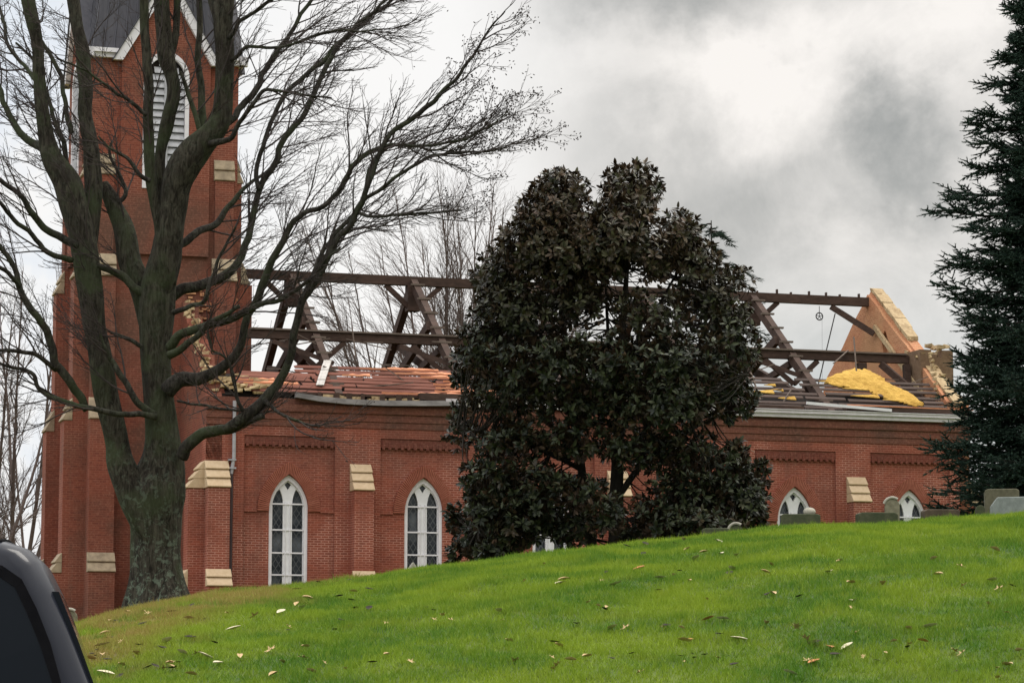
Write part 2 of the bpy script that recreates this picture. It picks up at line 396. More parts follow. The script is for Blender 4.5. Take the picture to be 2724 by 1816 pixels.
def grass_mat(name, blade):
    m, t, b = mat(name)
    ge = t.add('ShaderNodeNewGeometry'); pos = ge.outputs['Position']
    sp = t.add('ShaderNodeSeparateXYZ'); t.link(pos, sp.inputs[0])
    n1 = t.noise(pos, .55, 4, .6, .3); n2 = t.noise(pos, 2.4, 4, .6); n3 = t.noise(pos, 11, 3)
    g = t.mix(t.ramp(n1, .36, .64), (.060, .165, .012, 1), (.215, .305, .020, 1))
    g = t.mix(t.math('MULTIPLY', t.ramp(n2, .5, .72), .55), g, (.24, .29, .025, 1))
    g = t.mix(t.math('MULTIPLY', t.ramp(n3, .52, .75), .5), g, (.050, .115, .010, 1))
    g = t.mix(t.math('MULTIPLY', t.ramp(t.noise(pos, 1.4, 6, .7, .8), .54, .68), .35), g, (.13, .16, .03, 1))
    # the drier, tan strip of lawn on the left shoulder of the hill
    dx = t.math('ADD', t.math('SUBTRACT', sp.outputs[0], t.math('MULTIPLY', t.math('SUBTRACT', sp.outputs[1], 33.), .122)), t.math('MULTIPLY', t.math('SUBTRACT', n1, .5), 3.))
    dry = t.math('MULTIPLY', t.ramp(dx, -3.1, -4.3), t.ramp(t.math('ADD', t.noise(pos, .8, 4), t.math('MULTIPLY', n2, .6)), .62, .86))
    g = t.mix(t.math('MULTIPLY', dry, .92), g, (.30, .21, .07, 1))
    if blade:
        a = t.add('ShaderNodeAttribute'); a.attribute_name = 'tone'
        g = t.mix(t.math('MULTIPLY', a.outputs['Fac'], .5), g, (.30, .38, .05, 1))
        tr = t.add('ShaderNodeBsdfTranslucent'); t.link(g, tr.inputs[0]); mx = t.add('ShaderNodeMixShader'); mx.inputs[0].default_value = .3
        o = t.n['Material Output']; t.link(b.outputs[0], mx.inputs[1]); t.link(tr.outputs[0], mx.inputs[2]); t.link(mx.outputs[0], o.inputs[0])
    else:
        g = t.mix(.62, g, (.016, .022, .005, 1)); bump(t, b, t.noise(pos, 40, 4), .5, .03)
    t.link(g, b.inputs['Base Color']); b.inputs['Roughness'].default_value = .75; b.inputs['Specular IOR Level'].default_value = .2
    return m
M['lawn'] = grass_mat('lawn_soil', False); M['blade'] = grass_mat('grass_blade', True)
def build_ground():
    xs = np.concatenate([np.linspace(-900, -40, 24)[:-1], np.linspace(-40, -16, 25)[:-1], np.linspace(-16, 16, 129)[:-1], np.linspace(16, 40, 25)[:-1], np.linspace(40, 900, 24)])
    ys = np.concatenate([np.linspace(-60, 12, 14)[:-1], np.linspace(12, 62, 201)[:-1], np.linspace(62, 120, 59)[:-1], np.linspace(120, 2500, 40)])
    X, Y = np.meshgrid(xs, ys); Z = hgt(X, Y)
    V = np.stack([X, Y, Z], -1).reshape(-1, 3); n = len(xs)
    i = (np.arange(len(ys) - 1)[:, None] * n + np.arange(n - 1)[None]).ravel()
    o = link_mesh('lawn', np_mesh('lawn', V, np.stack([i, i + 1, i + n + 1, i + n], -1)), M['lawn'], None, True)
    tag(o, kind='structure')
    m = plain('asphalt', (.040, .040, .042), (.065, .065, .066), 60, .9, .3)
    mb = MB(); mb.box(-120, 120, -6, 13.2, -1.5, -1.346); tag(mb.build('road', m), kind='structure')
    mb = MB(); mb.box(-120, 120, 13.2, 13.36, -1.6, -1.22); tag(mb.build('kerb', plain('concrete', (.3, .29, .27), (.4, .39, .36), 12)), kind='structure')
build_ground()

def build_grass():
    N = 760000
    Y = 27.5 + (52.5 - 27.5) * rng.random(N) ** .92
    X = (rng.random(N) * 2 - 1) * (Y * .187 + 4.)
    clump = np.array([1.])
    Z = hgt(X, Y)
    a = rng.random(N) * 2 * math.pi; hb = rng.uniform(.03, .08, N) * (1 + .35 * np.sin(X * 3.1 + np.sin(Y * 2.3)) * np.sin(Y * 2.7))
    wd = rng.uniform(.004, .008, N); lean = rng.normal(0, .035, (N, 2))
    px, py = np.cos(a) * wd, np.sin(a) * wd
    V = np.empty((N, 3, 3), np.float32)
    V[:, 0] = np.stack([X - px, Y - py, Z - .005], -1); V[:, 1] = np.stack([X + px, Y + py, Z - .005], -1)
    V[:, 2] = np.stack([X + lean[:, 0], Y + lean[:, 1], Z + hb], -1)
    cl_ = .5 + .5 * np.sin(X * 7.3 + 2 * np.sin(Y * 3.1)) * np.sin(Y * 6.1 + 2 * np.sin(X * 4.7))
    V[:, 2, 2] += .03 * cl_ * (rng.random(N)); tone = np.repeat(np.clip(rng.random(N) ** 1.6 * (.45 + .9 * cl_), 0, 1), 3)
    o = link_mesh('grass', np_mesh('grass', V.reshape(-1, 3), np.arange(N * 3).reshape(-1, 3), {'tone': tone}), M['blade'])
    tag(o, 'short bright green grass covering the sloping lawn', 'grass', kind='stuff')
def build_tufts():
    # coarser tufts that break up the turf and the skyline
    n, b = 5200, 9
    Y = 27.5 + 24.5 * rng.random(n); X = (rng.random(n) * 2 - 1) * (Y * .187 + 1.); keep = np.sin(X * 1.7 + np.sin(Y * .9) * 2) + np.sin(Y * 1.3 - X) > -.6
    Y, X = Y[keep], X[keep]; n = len(X); Yb = np.repeat(Y, b) + rng.normal(0, .035, n * b); Xb = np.repeat(X, b) + rng.normal(0, .035, n * b); Z = hgt(Xb, Yb)
    a = rng.random(n * b) * 6.28; h = np.repeat(rng.uniform(.07, .15, n), b) * rng.uniform(.6, 1.1, n * b); w_ = rng.uniform(.004, .008, n * b); ln = rng.normal(0, .05, (n * b, 2))
    V = np.stack([np.stack([Xb - np.cos(a) * w_, Yb - np.sin(a) * w_, Z - .01], -1), np.stack([Xb + np.cos(a) * w_, Yb + np.sin(a) * w_, Z - .01], -1), np.stack([Xb + ln[:, 0], Yb + ln[:, 1], Z + h], -1)], 1)
    tone = np.repeat(np.repeat(rng.random(n), b) * rng.random(n * b), 3)
    tag(link_mesh('grass_tufts', np_mesh('grass_tufts', V.reshape(-1, 3), np.arange(n * b * 3).reshape(-1, 3), {'tone': tone}), M['blade']), 'coarser tufts of taller grass standing out of the lawn', 'grass', kind='stuff')
build_grass(); build_tufts()

# ------------------------------------------------------------------ the church (local: x along the nave, y into the building, z up from eye level)
PHI = R(17.4)
O = at(544, 1400, 84.3); O[2] = 0
church = empty('brick_church', tuple(O), PHI)
tag(church, 'red brick church with square tower, roof stripped to its bare timber trusses', 'church')
_ca = np.array([math.cos(PHI), math.sin(PHI), 0]); _cn = np.array([-math.sin(PHI), math.cos(PHI), 0])
L, RY, EZ, SL, RZ = 25.2, 6.6, 9.3, .72, 14.05
def slope_z(y): return EZ + SL * y
def on_slope(u, v, lift=0.):           # photo pixel -> (x, y) on the near roof slope
    r = ray(u, v); nrm = -SL * _cn + np.array([0, 0, 1]); k = ((O @ nrm) + EZ + lift) / (r @ nrm); p = r * k - O
    return p @ _ca, p @ _cn
def arch(cx, hw, zs, za, n=9, flip=False):
    """pointed arch points from left springing over the apex to the right springing"""
    h = za - zs; Rr = (h * h + hw * hw) / (2 * hw); pts = []
    a_end = math.atan2(h, hw - (hw - Rr) - hw + 0) if False else math.asin(min(1, h / Rr))
    for i in range(n + 1):
        a = a_end * i / n; pts.append((cx + (Rr - hw) * 1 - Rr * math.cos(a), zs + Rr * math.sin(a)))
    return pts + [(2 * cx - x, z) for x, z in reversed(pts[:-1])]
def lancet(cx, hw, z0, zs, za, n=9): return arch(cx, hw, zs, za, n) + [(cx + hw, z0), (cx - hw, z0)]
FR = lambda p, q, d: (p, d, q)              # plates facing the viewer
def WS(x0, s=1): return lambda p, q, d: (x0 + s * d, p, q)   # plates in the gable planes

def window(fn, cx, d, hw=.6, z0=2.6, zs=5.83, za=6.83, bars=(3.83, 4.49, 5.18, 5.96), name='lancet_window', jitter=0):
    mb = MB(); plate_into(mb, [lancet(cx, hw, z0, zs, za), lancet(cx, hw - .1, z0 + .12, zs, za - .16)], fn, d, d + .22)
    f = mb.build(name, M['white'], church)
    t = MB(); gi, mh = hw - .1, .14
    hh = za - .16 - zs; Ri = (hh * hh + gi * gi) / (2 * gi)
    def light(sg):
        zsp = za - .86; edge = lambda z: math.sqrt(max(0, Ri * Ri - max(0, z - zs) ** 2)) - (Ri - gi) - .022
        head = [(cx + sg * edge(z), z) for z in (zsp, zsp + .12, zsp + .24, zsp + .36)] + [(cx + sg * .255, za - .425)]
        head += [(cx + sg * .215, za - .50), (cx + sg * .175, za - .62), (cx + sg * .148, za - .75), (cx + sg * mh, za - .88)]
        return head + [(cx + sg * mh, z0 + .16), (cx + sg * (gi - .022), z0 + .16)]
    dia = [(cx, za - .45), (cx + .055, za - .36), (cx + .105, za - .285), (cx + .055, za - .24), (cx, za - .20), (cx - .055, za - .24), (cx - .105, za - .285), (cx - .055, za - .36)]
    plate_into(t, [lancet(cx, gi, z0 + .12, zs, za - .16), light(-1), light(1), dia], fn, d + .07, d + .15)
    c = 1
    for i in (-.07, .07):                                          # moulded ribs of the mullion
        p0 = fn(cx + i, z0 + .2, d + .06); p1 = fn(cx + i, zs + .2, d + .06); t.beam(p0, p1, .035, .035, up=(1, 1, 0))
    t.build('tracery', M['tracery'], f)
    b = MB()
    for z in bars:
        lo = fn(cx - gi, z - .022, d + .04); hi = fn(cx + gi, z + .022, d + .068)
        b.box(min(lo[0], hi[0]), max(lo[0], hi[0]), min(lo[1], hi[1]), max(lo[1], hi[1]), lo[2], hi[2])
    b.each('saddle_bar', M['white'], f)
    g_ = MB(); plate_into(g_, [lancet(cx, hw - .05, z0 + .05, zs, za - .08)], fn, d + .17, d + .19)
    g_.build('pane', M['glass'], f)
    return f
BAYS = [2.58, 6.8, 10.9, 15.0, 19.07, 23.08]
WB = .8
def nave_wall():
    mb = MB(); PH, PZ = 1.4, 8.0
    edges = [0.] + sum([[c - PH, c + PH] for c in BAYS], []) + [L]
    for i in range(0, len(edges), 2): mb.box(edges[i], edges[i + 1], 0, .5, WB, 8.3)       # pilaster strips
    for c in BAYS:
        plate_into(mb, [[(c - PH, WB), (c + PH, WB), (c + PH, PZ - .28), (c - PH, PZ - .28)], lancet(c, .6, 2.6, 5.83, 6.83)], FR, .12, .48)
        mb.box(c - PH, c + PH, .06, .47, PZ - .28, PZ); mb.box(c - PH, c + PH, .0, .5, PZ, 8.3)
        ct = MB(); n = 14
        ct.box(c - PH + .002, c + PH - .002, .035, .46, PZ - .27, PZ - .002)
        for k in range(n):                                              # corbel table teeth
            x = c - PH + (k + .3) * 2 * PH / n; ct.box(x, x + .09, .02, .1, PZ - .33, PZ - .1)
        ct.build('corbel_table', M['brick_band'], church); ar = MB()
        for a, b_ in ((c - PH, c - .97), (c + .97, c + PH)): mb.box(a, b_, .07, .2, 5.70, 5.80)    # string at springing
        oa = arch(c, .97, 5.74, 7.22, 14); ia = arch(c, .61, 5.74, 6.86, 14)
        for k in range(len(oa) - 1):                                    # brick arch ring, soldier courses
            q = [ia[k], ia[k + 1], oa[k + 1], oa[k]]
            for s_ in range(2):
                e0, e1 = s_ / 2 + .07, (s_ + 1) / 2 - .07
                def lp(A, B, e): return (A[0] + (B[0] - A[0]) * e, A[1] + (B[1] - A[1]) * e)
                ar.prism([lp(q[0], q[1], e0), lp(q[0], q[1], e1), lp(q[3], q[2], e1), lp(q[3], q[2], e0)], lambda x, z: (x, .045 + random.uniform(-.004, .004), z), lambda x, z: (x, .3, z))
        ar.build('brick_arch', M['arch'], church)
    mb.build('nave_wall', M['brick'], church)
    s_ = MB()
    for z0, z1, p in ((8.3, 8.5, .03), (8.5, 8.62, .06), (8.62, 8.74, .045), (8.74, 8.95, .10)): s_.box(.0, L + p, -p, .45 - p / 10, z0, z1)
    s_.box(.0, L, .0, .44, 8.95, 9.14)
    s_.build('corbelled_cornice', M['brick_cornice'], church)
nave_wall()
for c in BAYS: window(FR, c, .17)

def cap(mb, fn, p0, p1, d_in, d_out, z_top, z_bot, n):
    """n sloping weathering stones between depth d_in (wall) and d_out (outer face)"""
    for i in range(n):
        a, b_ = i / n, (i + 1) / n
        da, db = d_in + (d_out - d_in) * a, d_in + (d_out - d_in) * b_ + .05; za, zb = z_top + (z_bot - z_top) * a, z_top + (z_bot - z_top) * b_ + .05
        mb.prism([(d_in - .02, za), (da, za), (db, zb), (db, zb - .035), (db - .05, zb - .045), (d_in - .02, zb - .045)],
                 lambda dd, z: fn(p0 - .03, z, dd), lambda dd, z: fn(p1 + .03, z, dd))
def buttress(fn, c, stages, m, n_caps, cap_m='stone'):
    """stages from the top: (z_top, z_bot_of_cap, width, d_in, d_out); fn(p, z, outward)"""
    mb = MB(); cm = MB(); zb = WB
    for i, (zt, zc, wd, di, do) in enumerate(stages):
        lo = stages[i + 1][0] - .02 if i + 1 < len(stages) else zb
        pr = [(-.05, lo), (do, lo), (do, zc), (di, zt), (-.05, zt)]
        mb.prism(pr, lambda dd, z: fn(c - wd / 2, z, dd - .004), lambda dd, z: fn(c + wd / 2, z, dd - .004))
        cap(cm, fn, c - wd / 2, c + wd / 2, di, do, zt, zc, n_caps[i])
    b = mb.build('buttress', m, church); cm.each('stone_cap', M[cap_m], b, bevel=.012)
F_OUT = lambda y0: (lambda p, z, o: (p, y0 - o, z))
W_OUT = lambda x0: (lambda p, z, o: (x0 - o, p, z))
E_OUT = lambda x0: (lambda p, z, o: (x0 + o, p, z))
ST = lambda w_: [(7.2, 6.36, w_, .02, .5), (3.95, 3.42, w_ + .04, .5, .78)]
buttress(F_OUT(0), .33, ST(.66), M['brick'], (3, 2))
for i in range(5): buttress(F_OUT(0), (BAYS[i] + BAYS[i + 1]) / 2 + .08, ST(.6), M['brick'], (3, 2))
buttress(W_OUT(0), .36, ST(.66), M['brick'], (3, 2))
buttress(E_OUT(L), .36, ST(.66), M['brick'], (3, 2))

def gables():
    # west wall with its broken gable, east gable, far wall
    mb = MB(); fn = WS(0)
    top = [(0, 9.0), (.35, 9.5)]; y = .35
    while y < 4.3:
        z = slope_z(y) + .25 + random.uniform(-.1, .1); top += [(y, z), (y + .25, z + random.uniform(-.03, .05))]; y += .33
    plate_into(mb, [[(.0, WB)] + top + [(4.4, 12.4), (4.4, WB)], lancet(2.6, .6, 2.6, 5.83, 6.83)], fn, .003, .5)
    plate_into(mb, [[(8.9, WB), (8.9, 12.4), (13.2, 9.2), (13.2, WB)]], fn, 0, .5)
    mb.box(1.8, 2.3, 4.4, 8.9, 9, 13.2)
    mb.build('west_gable_wall', M['brick_raw' if False else 'brick_tower'], church)
    r = MB(); y = .1
    while y < 4.2:
        z = slope_z(y) + .27
        for k in range(2):
            l_ = random.uniform(.12, .24); x = random.uniform(-.04, .2)
            r.box(x, x + random.uniform(.1, .24), y, y + l_, z - .12 + k * .05, z + random.uniform(-.03, .05) + k * .05, .05)
        y += .22
    for k in range(26):                                                      # heap of stones on the corner
        x, yy = random.uniform(.0, 1.9), random.uniform(-.05, .7); z = slope_z(yy) + random.uniform(-.15, .22) * (1.2 - x / 2)
        r.box(x, x + random.uniform(.15, .45), yy, yy + .25, z, z + random.uniform(.06, .14), .04)
    r.each('broken_coping_stone', M['rubble'], church)
    mb = MB(); fn = WS(24.72)
    rake = lambda y: RZ + .12 - SL * abs(y - RY)
    plate_into(mb, [[(0, WB), (0, 9.35), (.3, 9.55), (2.4, rake(2.4) - .05), (2.5, rake(2.5) + .12), (RY, rake(RY) + .12), (10, rake(10)), (11.2, rake(11.2) - .5), (13.2, 9.3), (13.2, WB)]], fn, .1, .48)
    mb.build('east_gable_wall', M['brick_raw'], church)
    sk = MB()                                                                 # inner leaf with the rafter pockets knocked out of it
    pts = [(.15, WB), (.15, 9.2)]
    y = .4
    while y < 6.5: pts.append((y, rake(y) + .02 + random.uniform(-.05, .05))); y += .45
    pts += [(RY, rake(RY))]; y = 7.
    while y < 10.3: pts.append((y, rake(y) + .02 + random.uniform(-.05, .05))); y += .45
    pts += [(11, rake(11) - .5), (13.0, 9.0), (13.0, WB)]
    holes = [[(7.0, 11.3), (7.5, 11.4), (7.25, 12.3)], [(4.7, 12.0), (5.35, 11.95), (5.5, 12.5), (5.2, 12.75)], [(4.1, 10.6), (4.45, 10.55), (4.4, 11.0), (4.15, 11.0)],
             [(7.6, 10.3), (8.0, 10.4), (7.95, 10.9), (7.65, 10.8)], [(9.3, 9.6), (9.6, 9.6), (9.5, 10.4)], [(3.2, 11.25), (3.9, 11.25), (3.9, 11.6)]]
    plate_into(sk, [pts] + holes, fn, -.03, .098)
    sk.build('inner_brick_leaf', M['brick_raw'], church)
    cp = MB(); y = .25
    while y < RY:
        l_ = random.uniform(.35, .62); y2 = min(y + l_, RY + .05); j = lambda a=.03: random.uniform(-a, a)
        if not 2.3 < y < 3.3:
            up_ = -.03 if y < 2.4 else .14
            z0, z1 = rake(y) + up_, rake(y2) + up_; e = .15 + j(.05)
            cp.hexa([(24.82 + j(), y, z0), (25.24 + j(), y, z0), (25.24 + j(), y2 - .02, z1), (24.82 + j(), y2 - .02, z1), (24.82 + j(), y, z0 + e), (25.24 + j(), y, z0 + e), (25.24 + j(), y2 - .02, z1 + e), (24.82 + j(), y2 - .02, z1 + e)])
        y = y2
    for k in range(34):
        y = random.choice([random.uniform(2.0, 3.5), random.uniform(5.2, 6.6), random.uniform(2.3, 3.6), random.uniform(0.1, 6)]); z = rake(y) + .2; x = random.uniform(24.85, 25.1)
        if 2.2 < y < 3.6: z = 11.8 + random.uniform(-.3, .15); x = random.uniform(24.5, 25.7)
        cp.box(x, x + random.uniform(.1, .22), y, y + random.uniform(.1, .2), z - .05, z + random.uniform(.03, .1), .04)
    cp.each('coping_stone', M['rubble'], church)
    pr = MB()
    for k in range(6): pr.box(24.62 + k * .2, 24.82 + k * .2, 2.3, 3.3, 8.8, 11.62 + random.uniform(-.15, .2))
    pr.build('broken_chimney', plain('dusty_brick', (.12, .072, .042), (.20, .13, .08), 10, .95, .6), church)
    sm = MB()                                                                # mortar scar and last rafter on the inner leaf
    for k in range(14):
        y = .9 + k * .05; z = 9.3 + k * .16; sm.box(24.63, 24.70, y + random.uniform(-.06, .06), y + .16, z, z + .09, .02)
    sm.each('mortar_scar', M['rubble'], church); sm = MB(); sm.beam((24.62, 5.9, 12.95), (24.62, 2.2, 10.2), .1, .16); sm.build('pale_rafter', M['rubble'], church)
    fw = MB(); fw.box(.5, 24.7, 12.7, 13.2, WB, 9.1); fw.box(.5, 24.7, .5, 12.7, WB, WB + .1); fw.each('far_wall', M['brick'], church)
gables()
window(WS(0), 2.6, .08)

def timber():
    rb = MB(); rb.box(1.9, 24.9, RY - .13, RY + .13, RZ - .30, RZ)
    for k in range(7):
        x = 20.6 + k * .62 + random.uniform(-.1, .1); rb.box(x, x + .05, RY - .06, RY + .05, RZ, RZ + random.uniform(.06, .16))
    rb.build('ridge_beam', M['timber'], church)
    pu = MB(); pu.box(1.9, 24.6, 3.15, 3.42, 11.36, 11.62); pu.build('purlin', M['timber'], church)
    pl = MB(); pl.box(2.0, 24.5, 3.08, 3.40, 11.624, 11.68); pl.build('purlin_plank', M['timber_grey'], church)
    for s in (4.1, 8.22, 12.25, 16.3, 20.35):
        tr = empty('roof_truss', (0, 0, 0), 0, church)
        for sg in (1, -1):
            e = lambda y: RY - sg * (RY - y)
            m = MB(); m.beam((s, e(.05), 9.2), (s, e(RY - .05), RZ - .22), .22, .30); m.build('principal_rafter', M['timber'], tr)
            m = MB(); m.beam((s + .15 * sg, e(.3), 9.25), (s + .15 * sg, e(9.1), 12.1), .16, .30); m.build('scissor_brace', M['timber'], tr)
            m = MB(); m.beam((s - .06 * sg, e(1.9), 9.5), (s - .06 * sg, e(1.9), 10.35), .2, .2); m.beam((s + .1, e(1.3), 9.2), (s + .1, e(1.3), 9.9), .18, .18)
            m.beam((s, e(3.3), 11.2), (s, e(5.4), 10.9), .16, .22); m.each('strut', M['timber'], tr)
        m = MB(); m.box(s - .22, s + .22, RY - .2, RY + .2, RZ - 1.15, RZ - .3)
        for dx in (-1, 1): m.beam((s, RY, RZ - 1.15), (s + dx * .95, RY, RZ - .3), .13, .16)
        m.each('ridge_brace', M['timber'], tr)
        m = MB()
        for dx in (-1, 1): m.beam((s, 3.05, 10.5), (s + dx * .95, 3.25, 11.32), .13, .15)
        m.beam((s - 1.4, 3.0, 11.25), (s + .3, 2.0, 10.5), .1, .14)
        m.each('knee_brace', M['timber'], tr)
        m = MB()
        for k in range(8):
            y = .5 + k * .8
            if abs(y - 3.3) > .3: m.box(s - .2, s + .26, y - .05, y + .07, slope_z(y) + .0, slope_z(y) + .06)
        m.each('cleat', M['timber_grey'], tr)
    sp = MB()
    for k in range(34):                                                       # snapped battens and splinters caught in the frame
        s0 = random.choice([random.uniform(2.2, 9.5), random.uniform(17.5, 24)]); y0 = random.uniform(.3, 3.2); l_ = random.uniform(.5, 1.5); a = random.uniform(-.5, .5) + (1.2 if k % 5 == 0 else 0)
        z0 = slope_z(y0) - random.uniform(-.06, .3) * (y0 > 1.2); d = np.array([math.cos(a) * random.choice((-1, 1)), random.uniform(-.3, .5), math.sin(a) * .6 + .1]); p = np.array([s0, y0, z0])
        sp.beam(p, p + nz(d) * l_, .05, .03)
    sp.each('snapped_batten', M['timber_grey'], church)
    g = MB(); g.beam((23.3, RY, RZ - .36), (24.6, 5.9, 12.7), .16, .2); g.beam((23.6, 3.2, 11.3), (24.55, 1.95, 9.95), .18, .22); g.beam((24.45, 3.05, 11.3), (24.45, 2.9, 9.6), .2, .22)
    g.beam((24.2, 2.0, 9.9), (24.65, 1.4, 9.85), .3, .2); g.beam((22.9, 3.25, 11.0), (22.9, 3.25, 11.32), .3, .2)
    g.each('gable_brace', M['timber'], church)
    c = Tubes(); c.add([(23.9, 7.6, 13.6), (23.7, 9.5, 10.)], [.022, .022], 6); c.build('stay_cable', M['iron'], church)
timber()

def roof_boards():
    # sheathing left along the eave: rows of boards with the outer layer torn off
    for k in range(8):
        y0 = .03 + k * .175; segs = []
        x = .9 + random.uniform(0, .5) if k < 6 else 3.0
        xe = 9.4 - k * .12
        while x < xe - .3:
            l_ = random.uniform(1.6, 3.4); segs.append((x, min(x + l_ - random.uniform(0, .12), xe))); x += l_
        x = 9.4 + random.uniform(0, .6)
        while x < 17.6: l_ = random.uniform(1.5, 3.5); segs.append((x, min(x + l_, 17.7))); x += l_ + random.uniform(.1, .7)
        for x0, x1 in segs:
            if x1 - x0 < .15: continue
            d_ = random.uniform(-.02, .03); b = MB(); tl = random.uniform(-.02, .02)
            b.hexa([(x0, y0, slope_z(y0) + d_), (x1, y0, slope_z(y0) + d_ + tl), (x1 + random.uniform(-.2, .1), y0 + .125, slope_z(y0 + .125) + d_ + tl), (x0 + random.uniform(-.1, .1), y0 + .125, slope_z(y0 + .125) + d_),
                    (x0, y0, slope_z(y0) + d_ + .03), (x1, y0, slope_z(y0) + d_ + tl + .03), (x1 + random.uniform(-.2, .1), y0 + .125, slope_z(y0 + .125) + d_ + tl + .03), (x0 + random.uniform(-.1, .1), y0 + .125, slope_z(y0 + .125) + d_ + .03)])
            b.build('roof_board', M['board'] if x0 < 9 else M['board_dark'], church)
    for k in range(7):
        y0 = .05 + k * .25
        x = 17.4 + random.uniform(0, .4)
        while x < 24.4:
            l_ = random.uniform(1.2, 3.2); x1 = min(x + l_, 24.6); d_ = random.uniform(-.03, .03); b = MB()
            b.hexa([(x, y0, slope_z(y0) + d_), (x1, y0, slope_z(y0) + d_), (x1, y0 + .11, slope_z(y0 + .11) + d_), (x, y0 + .11, slope_z(y0 + .11) + d_),
                    (x, y0, slope_z(y0) + d_ + .035), (x1, y0, slope_z(y0) + d_ + .035), (x1, y0 + .11, slope_z(y0 + .11) + d_ + .035), (x, y0 + .11, slope_z(y0 + .11) + d_ + .035)])
            b.build('roof_board', M['board_dark'], church); x = x1 + random.uniform(.02, .6 if k > 3 else .15)
    # near-black under-deck that paints the loft's shade into the gaps between boards
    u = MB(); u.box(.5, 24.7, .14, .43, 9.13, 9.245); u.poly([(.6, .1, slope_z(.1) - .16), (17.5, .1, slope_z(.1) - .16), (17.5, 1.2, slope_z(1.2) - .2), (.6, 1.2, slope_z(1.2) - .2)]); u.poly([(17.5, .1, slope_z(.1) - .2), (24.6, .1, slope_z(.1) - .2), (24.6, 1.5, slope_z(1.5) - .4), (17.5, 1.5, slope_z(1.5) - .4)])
    u.each('loft_shade_deck', M['void'], church)
    def torn(y0, xa, xb, m=M['torn'], wdt=.13):
        n = max(4, int((xb - xa) / .16)); lo = [], []
        t = MB(); P = []
        for i in range(n + 1):
            f = i / n; x = xa + (xb - xa) * f; taper = min(1, f * 2.2) if xa < 8.6 else 1
            P.append((x, y0 + random.uniform(-.012, .012), y0 + wdt * taper * random.uniform(.55, 1.1)))
        for (x0, a0, b0), (x1, a1, b1) in zip(P[:-1], P[1:]):
            h = .05 + random.uniform(0, .02)
            t.hexa([(x0, a0, slope_z(a0) + .035), (x1, a1, slope_z(a1) + .035), (x1, b1, slope_z(b1) + .035), (x0, b0, slope_z(b0) + .035), (x0, a0, slope_z(a0) + h + .03), (x1, a1, slope_z(a1) + h + .03), (x1, b1, slope_z(b1) + h), (x0, b0, slope_z(b0) + h)])
        t.build('torn_sheathing', m, church, weld=.012)
    for k, (xa, xb) in enumerate([(5.7, 9.3), (7.0, 9.15), (7.3, 9.0), (7.15, 8.75), (7.5, 8.55), (6.9, 8.3), (6.2, 8.05), (5.2, 7.6)]):
        torn(.06 + k * .175, xa + random.uniform(-.3, .3), xb)
        if k in (1, 2, 4): torn(.10 + k * .175, 8.6 - k * .1, xb + .1)
    for y0, xa, xb in ((.35, 1.2, 2.9), (.5, 1.0, 2.2), (.9, 4.4, 5.3)): torn(y0, xa, xb)
    # ragged dark eave at the west end: rafter tails and rubble between them
    e = MB()
    for k in range(15):
        x = 2.9 + k * .48 + random.uniform(-.08, .08); e.box(x, x + random.uniform(.09, .16), -.2, .3, 9.1, 9.33, .015)
    e.box(2.6, 10.2, -.06, .34, 9.27, 9.33, .01); e.box(6.6, 9.6, -.22, .25, 9.2, 9.42, .02)
    e.each('rafter_tail', M['timber'], church)
    r = MB()
    for k in range(26):
        x = random.uniform(3, 7.2); r.box(x, x + random.uniform(.1, .35), -.1, .2, 9.13, 9.19 + random.uniform(0, .07), .03)
    r.each('loose_stone', M['rubble'], church)
    f = MB(); P = [(2.7, 9.22), (3.4, 9.12), (4.3, 9.06), (5.4, 9.05), (6.6, 9.08), (7.95, 9.13)]
    for (a, za), (b_, zb) in zip(P[:-1], P[1:]):
        f.hexa([(a, -.28, za - .07), (b_, -.28, zb - .07), (b_, -.02, zb - .06), (a, -.02, za - .06), (a, -.26, za + .09), (b_, -.26, zb + .09), (b_, -.02, zb + .1), (a, -.02, za + .1)])
    f.build('sagging_fascia', M['greywood'], church, weld=.002)
    w_ = MB(); w_.box(7.96, L + .15, -.2, -.0, 9.04, 9.16); w_.box(7.4, L + .2, -.27, .0, 9.163, 9.26); w_.box(17.6, L + .2, -.30, -.05, 9.263, 9.29)
    w_.each('fascia', plain('dull_white_paint', (.50, .455, .48), (.63, .585, .61), 6, .65, .15), church)
    gt = MB(); gt.box(9.6, 19.3, -.24, .1, 9.3, 9.40, .01); gt.box(20.8, L, -.2, .1, 9.322, 9.46, .01); gt.each('gutter_board', M['timber'], church)
    lb = MB(); lb.beam((19.35, -.30, 9.50), (22.3, -.33, 9.35), .05, .09); lb.build('loose_board', M['white'], church)
    lp_ = MB(); lp_.beam((20.8, -.22, 9.49), (25.3, -.1, 9.47), .12, .035); lp_.beam((24.9, -.1, 9.5), (25.5, .5, 9.8), .05, .16); lp_.each('broken_batten', M['torn'], church)
roof_boards()

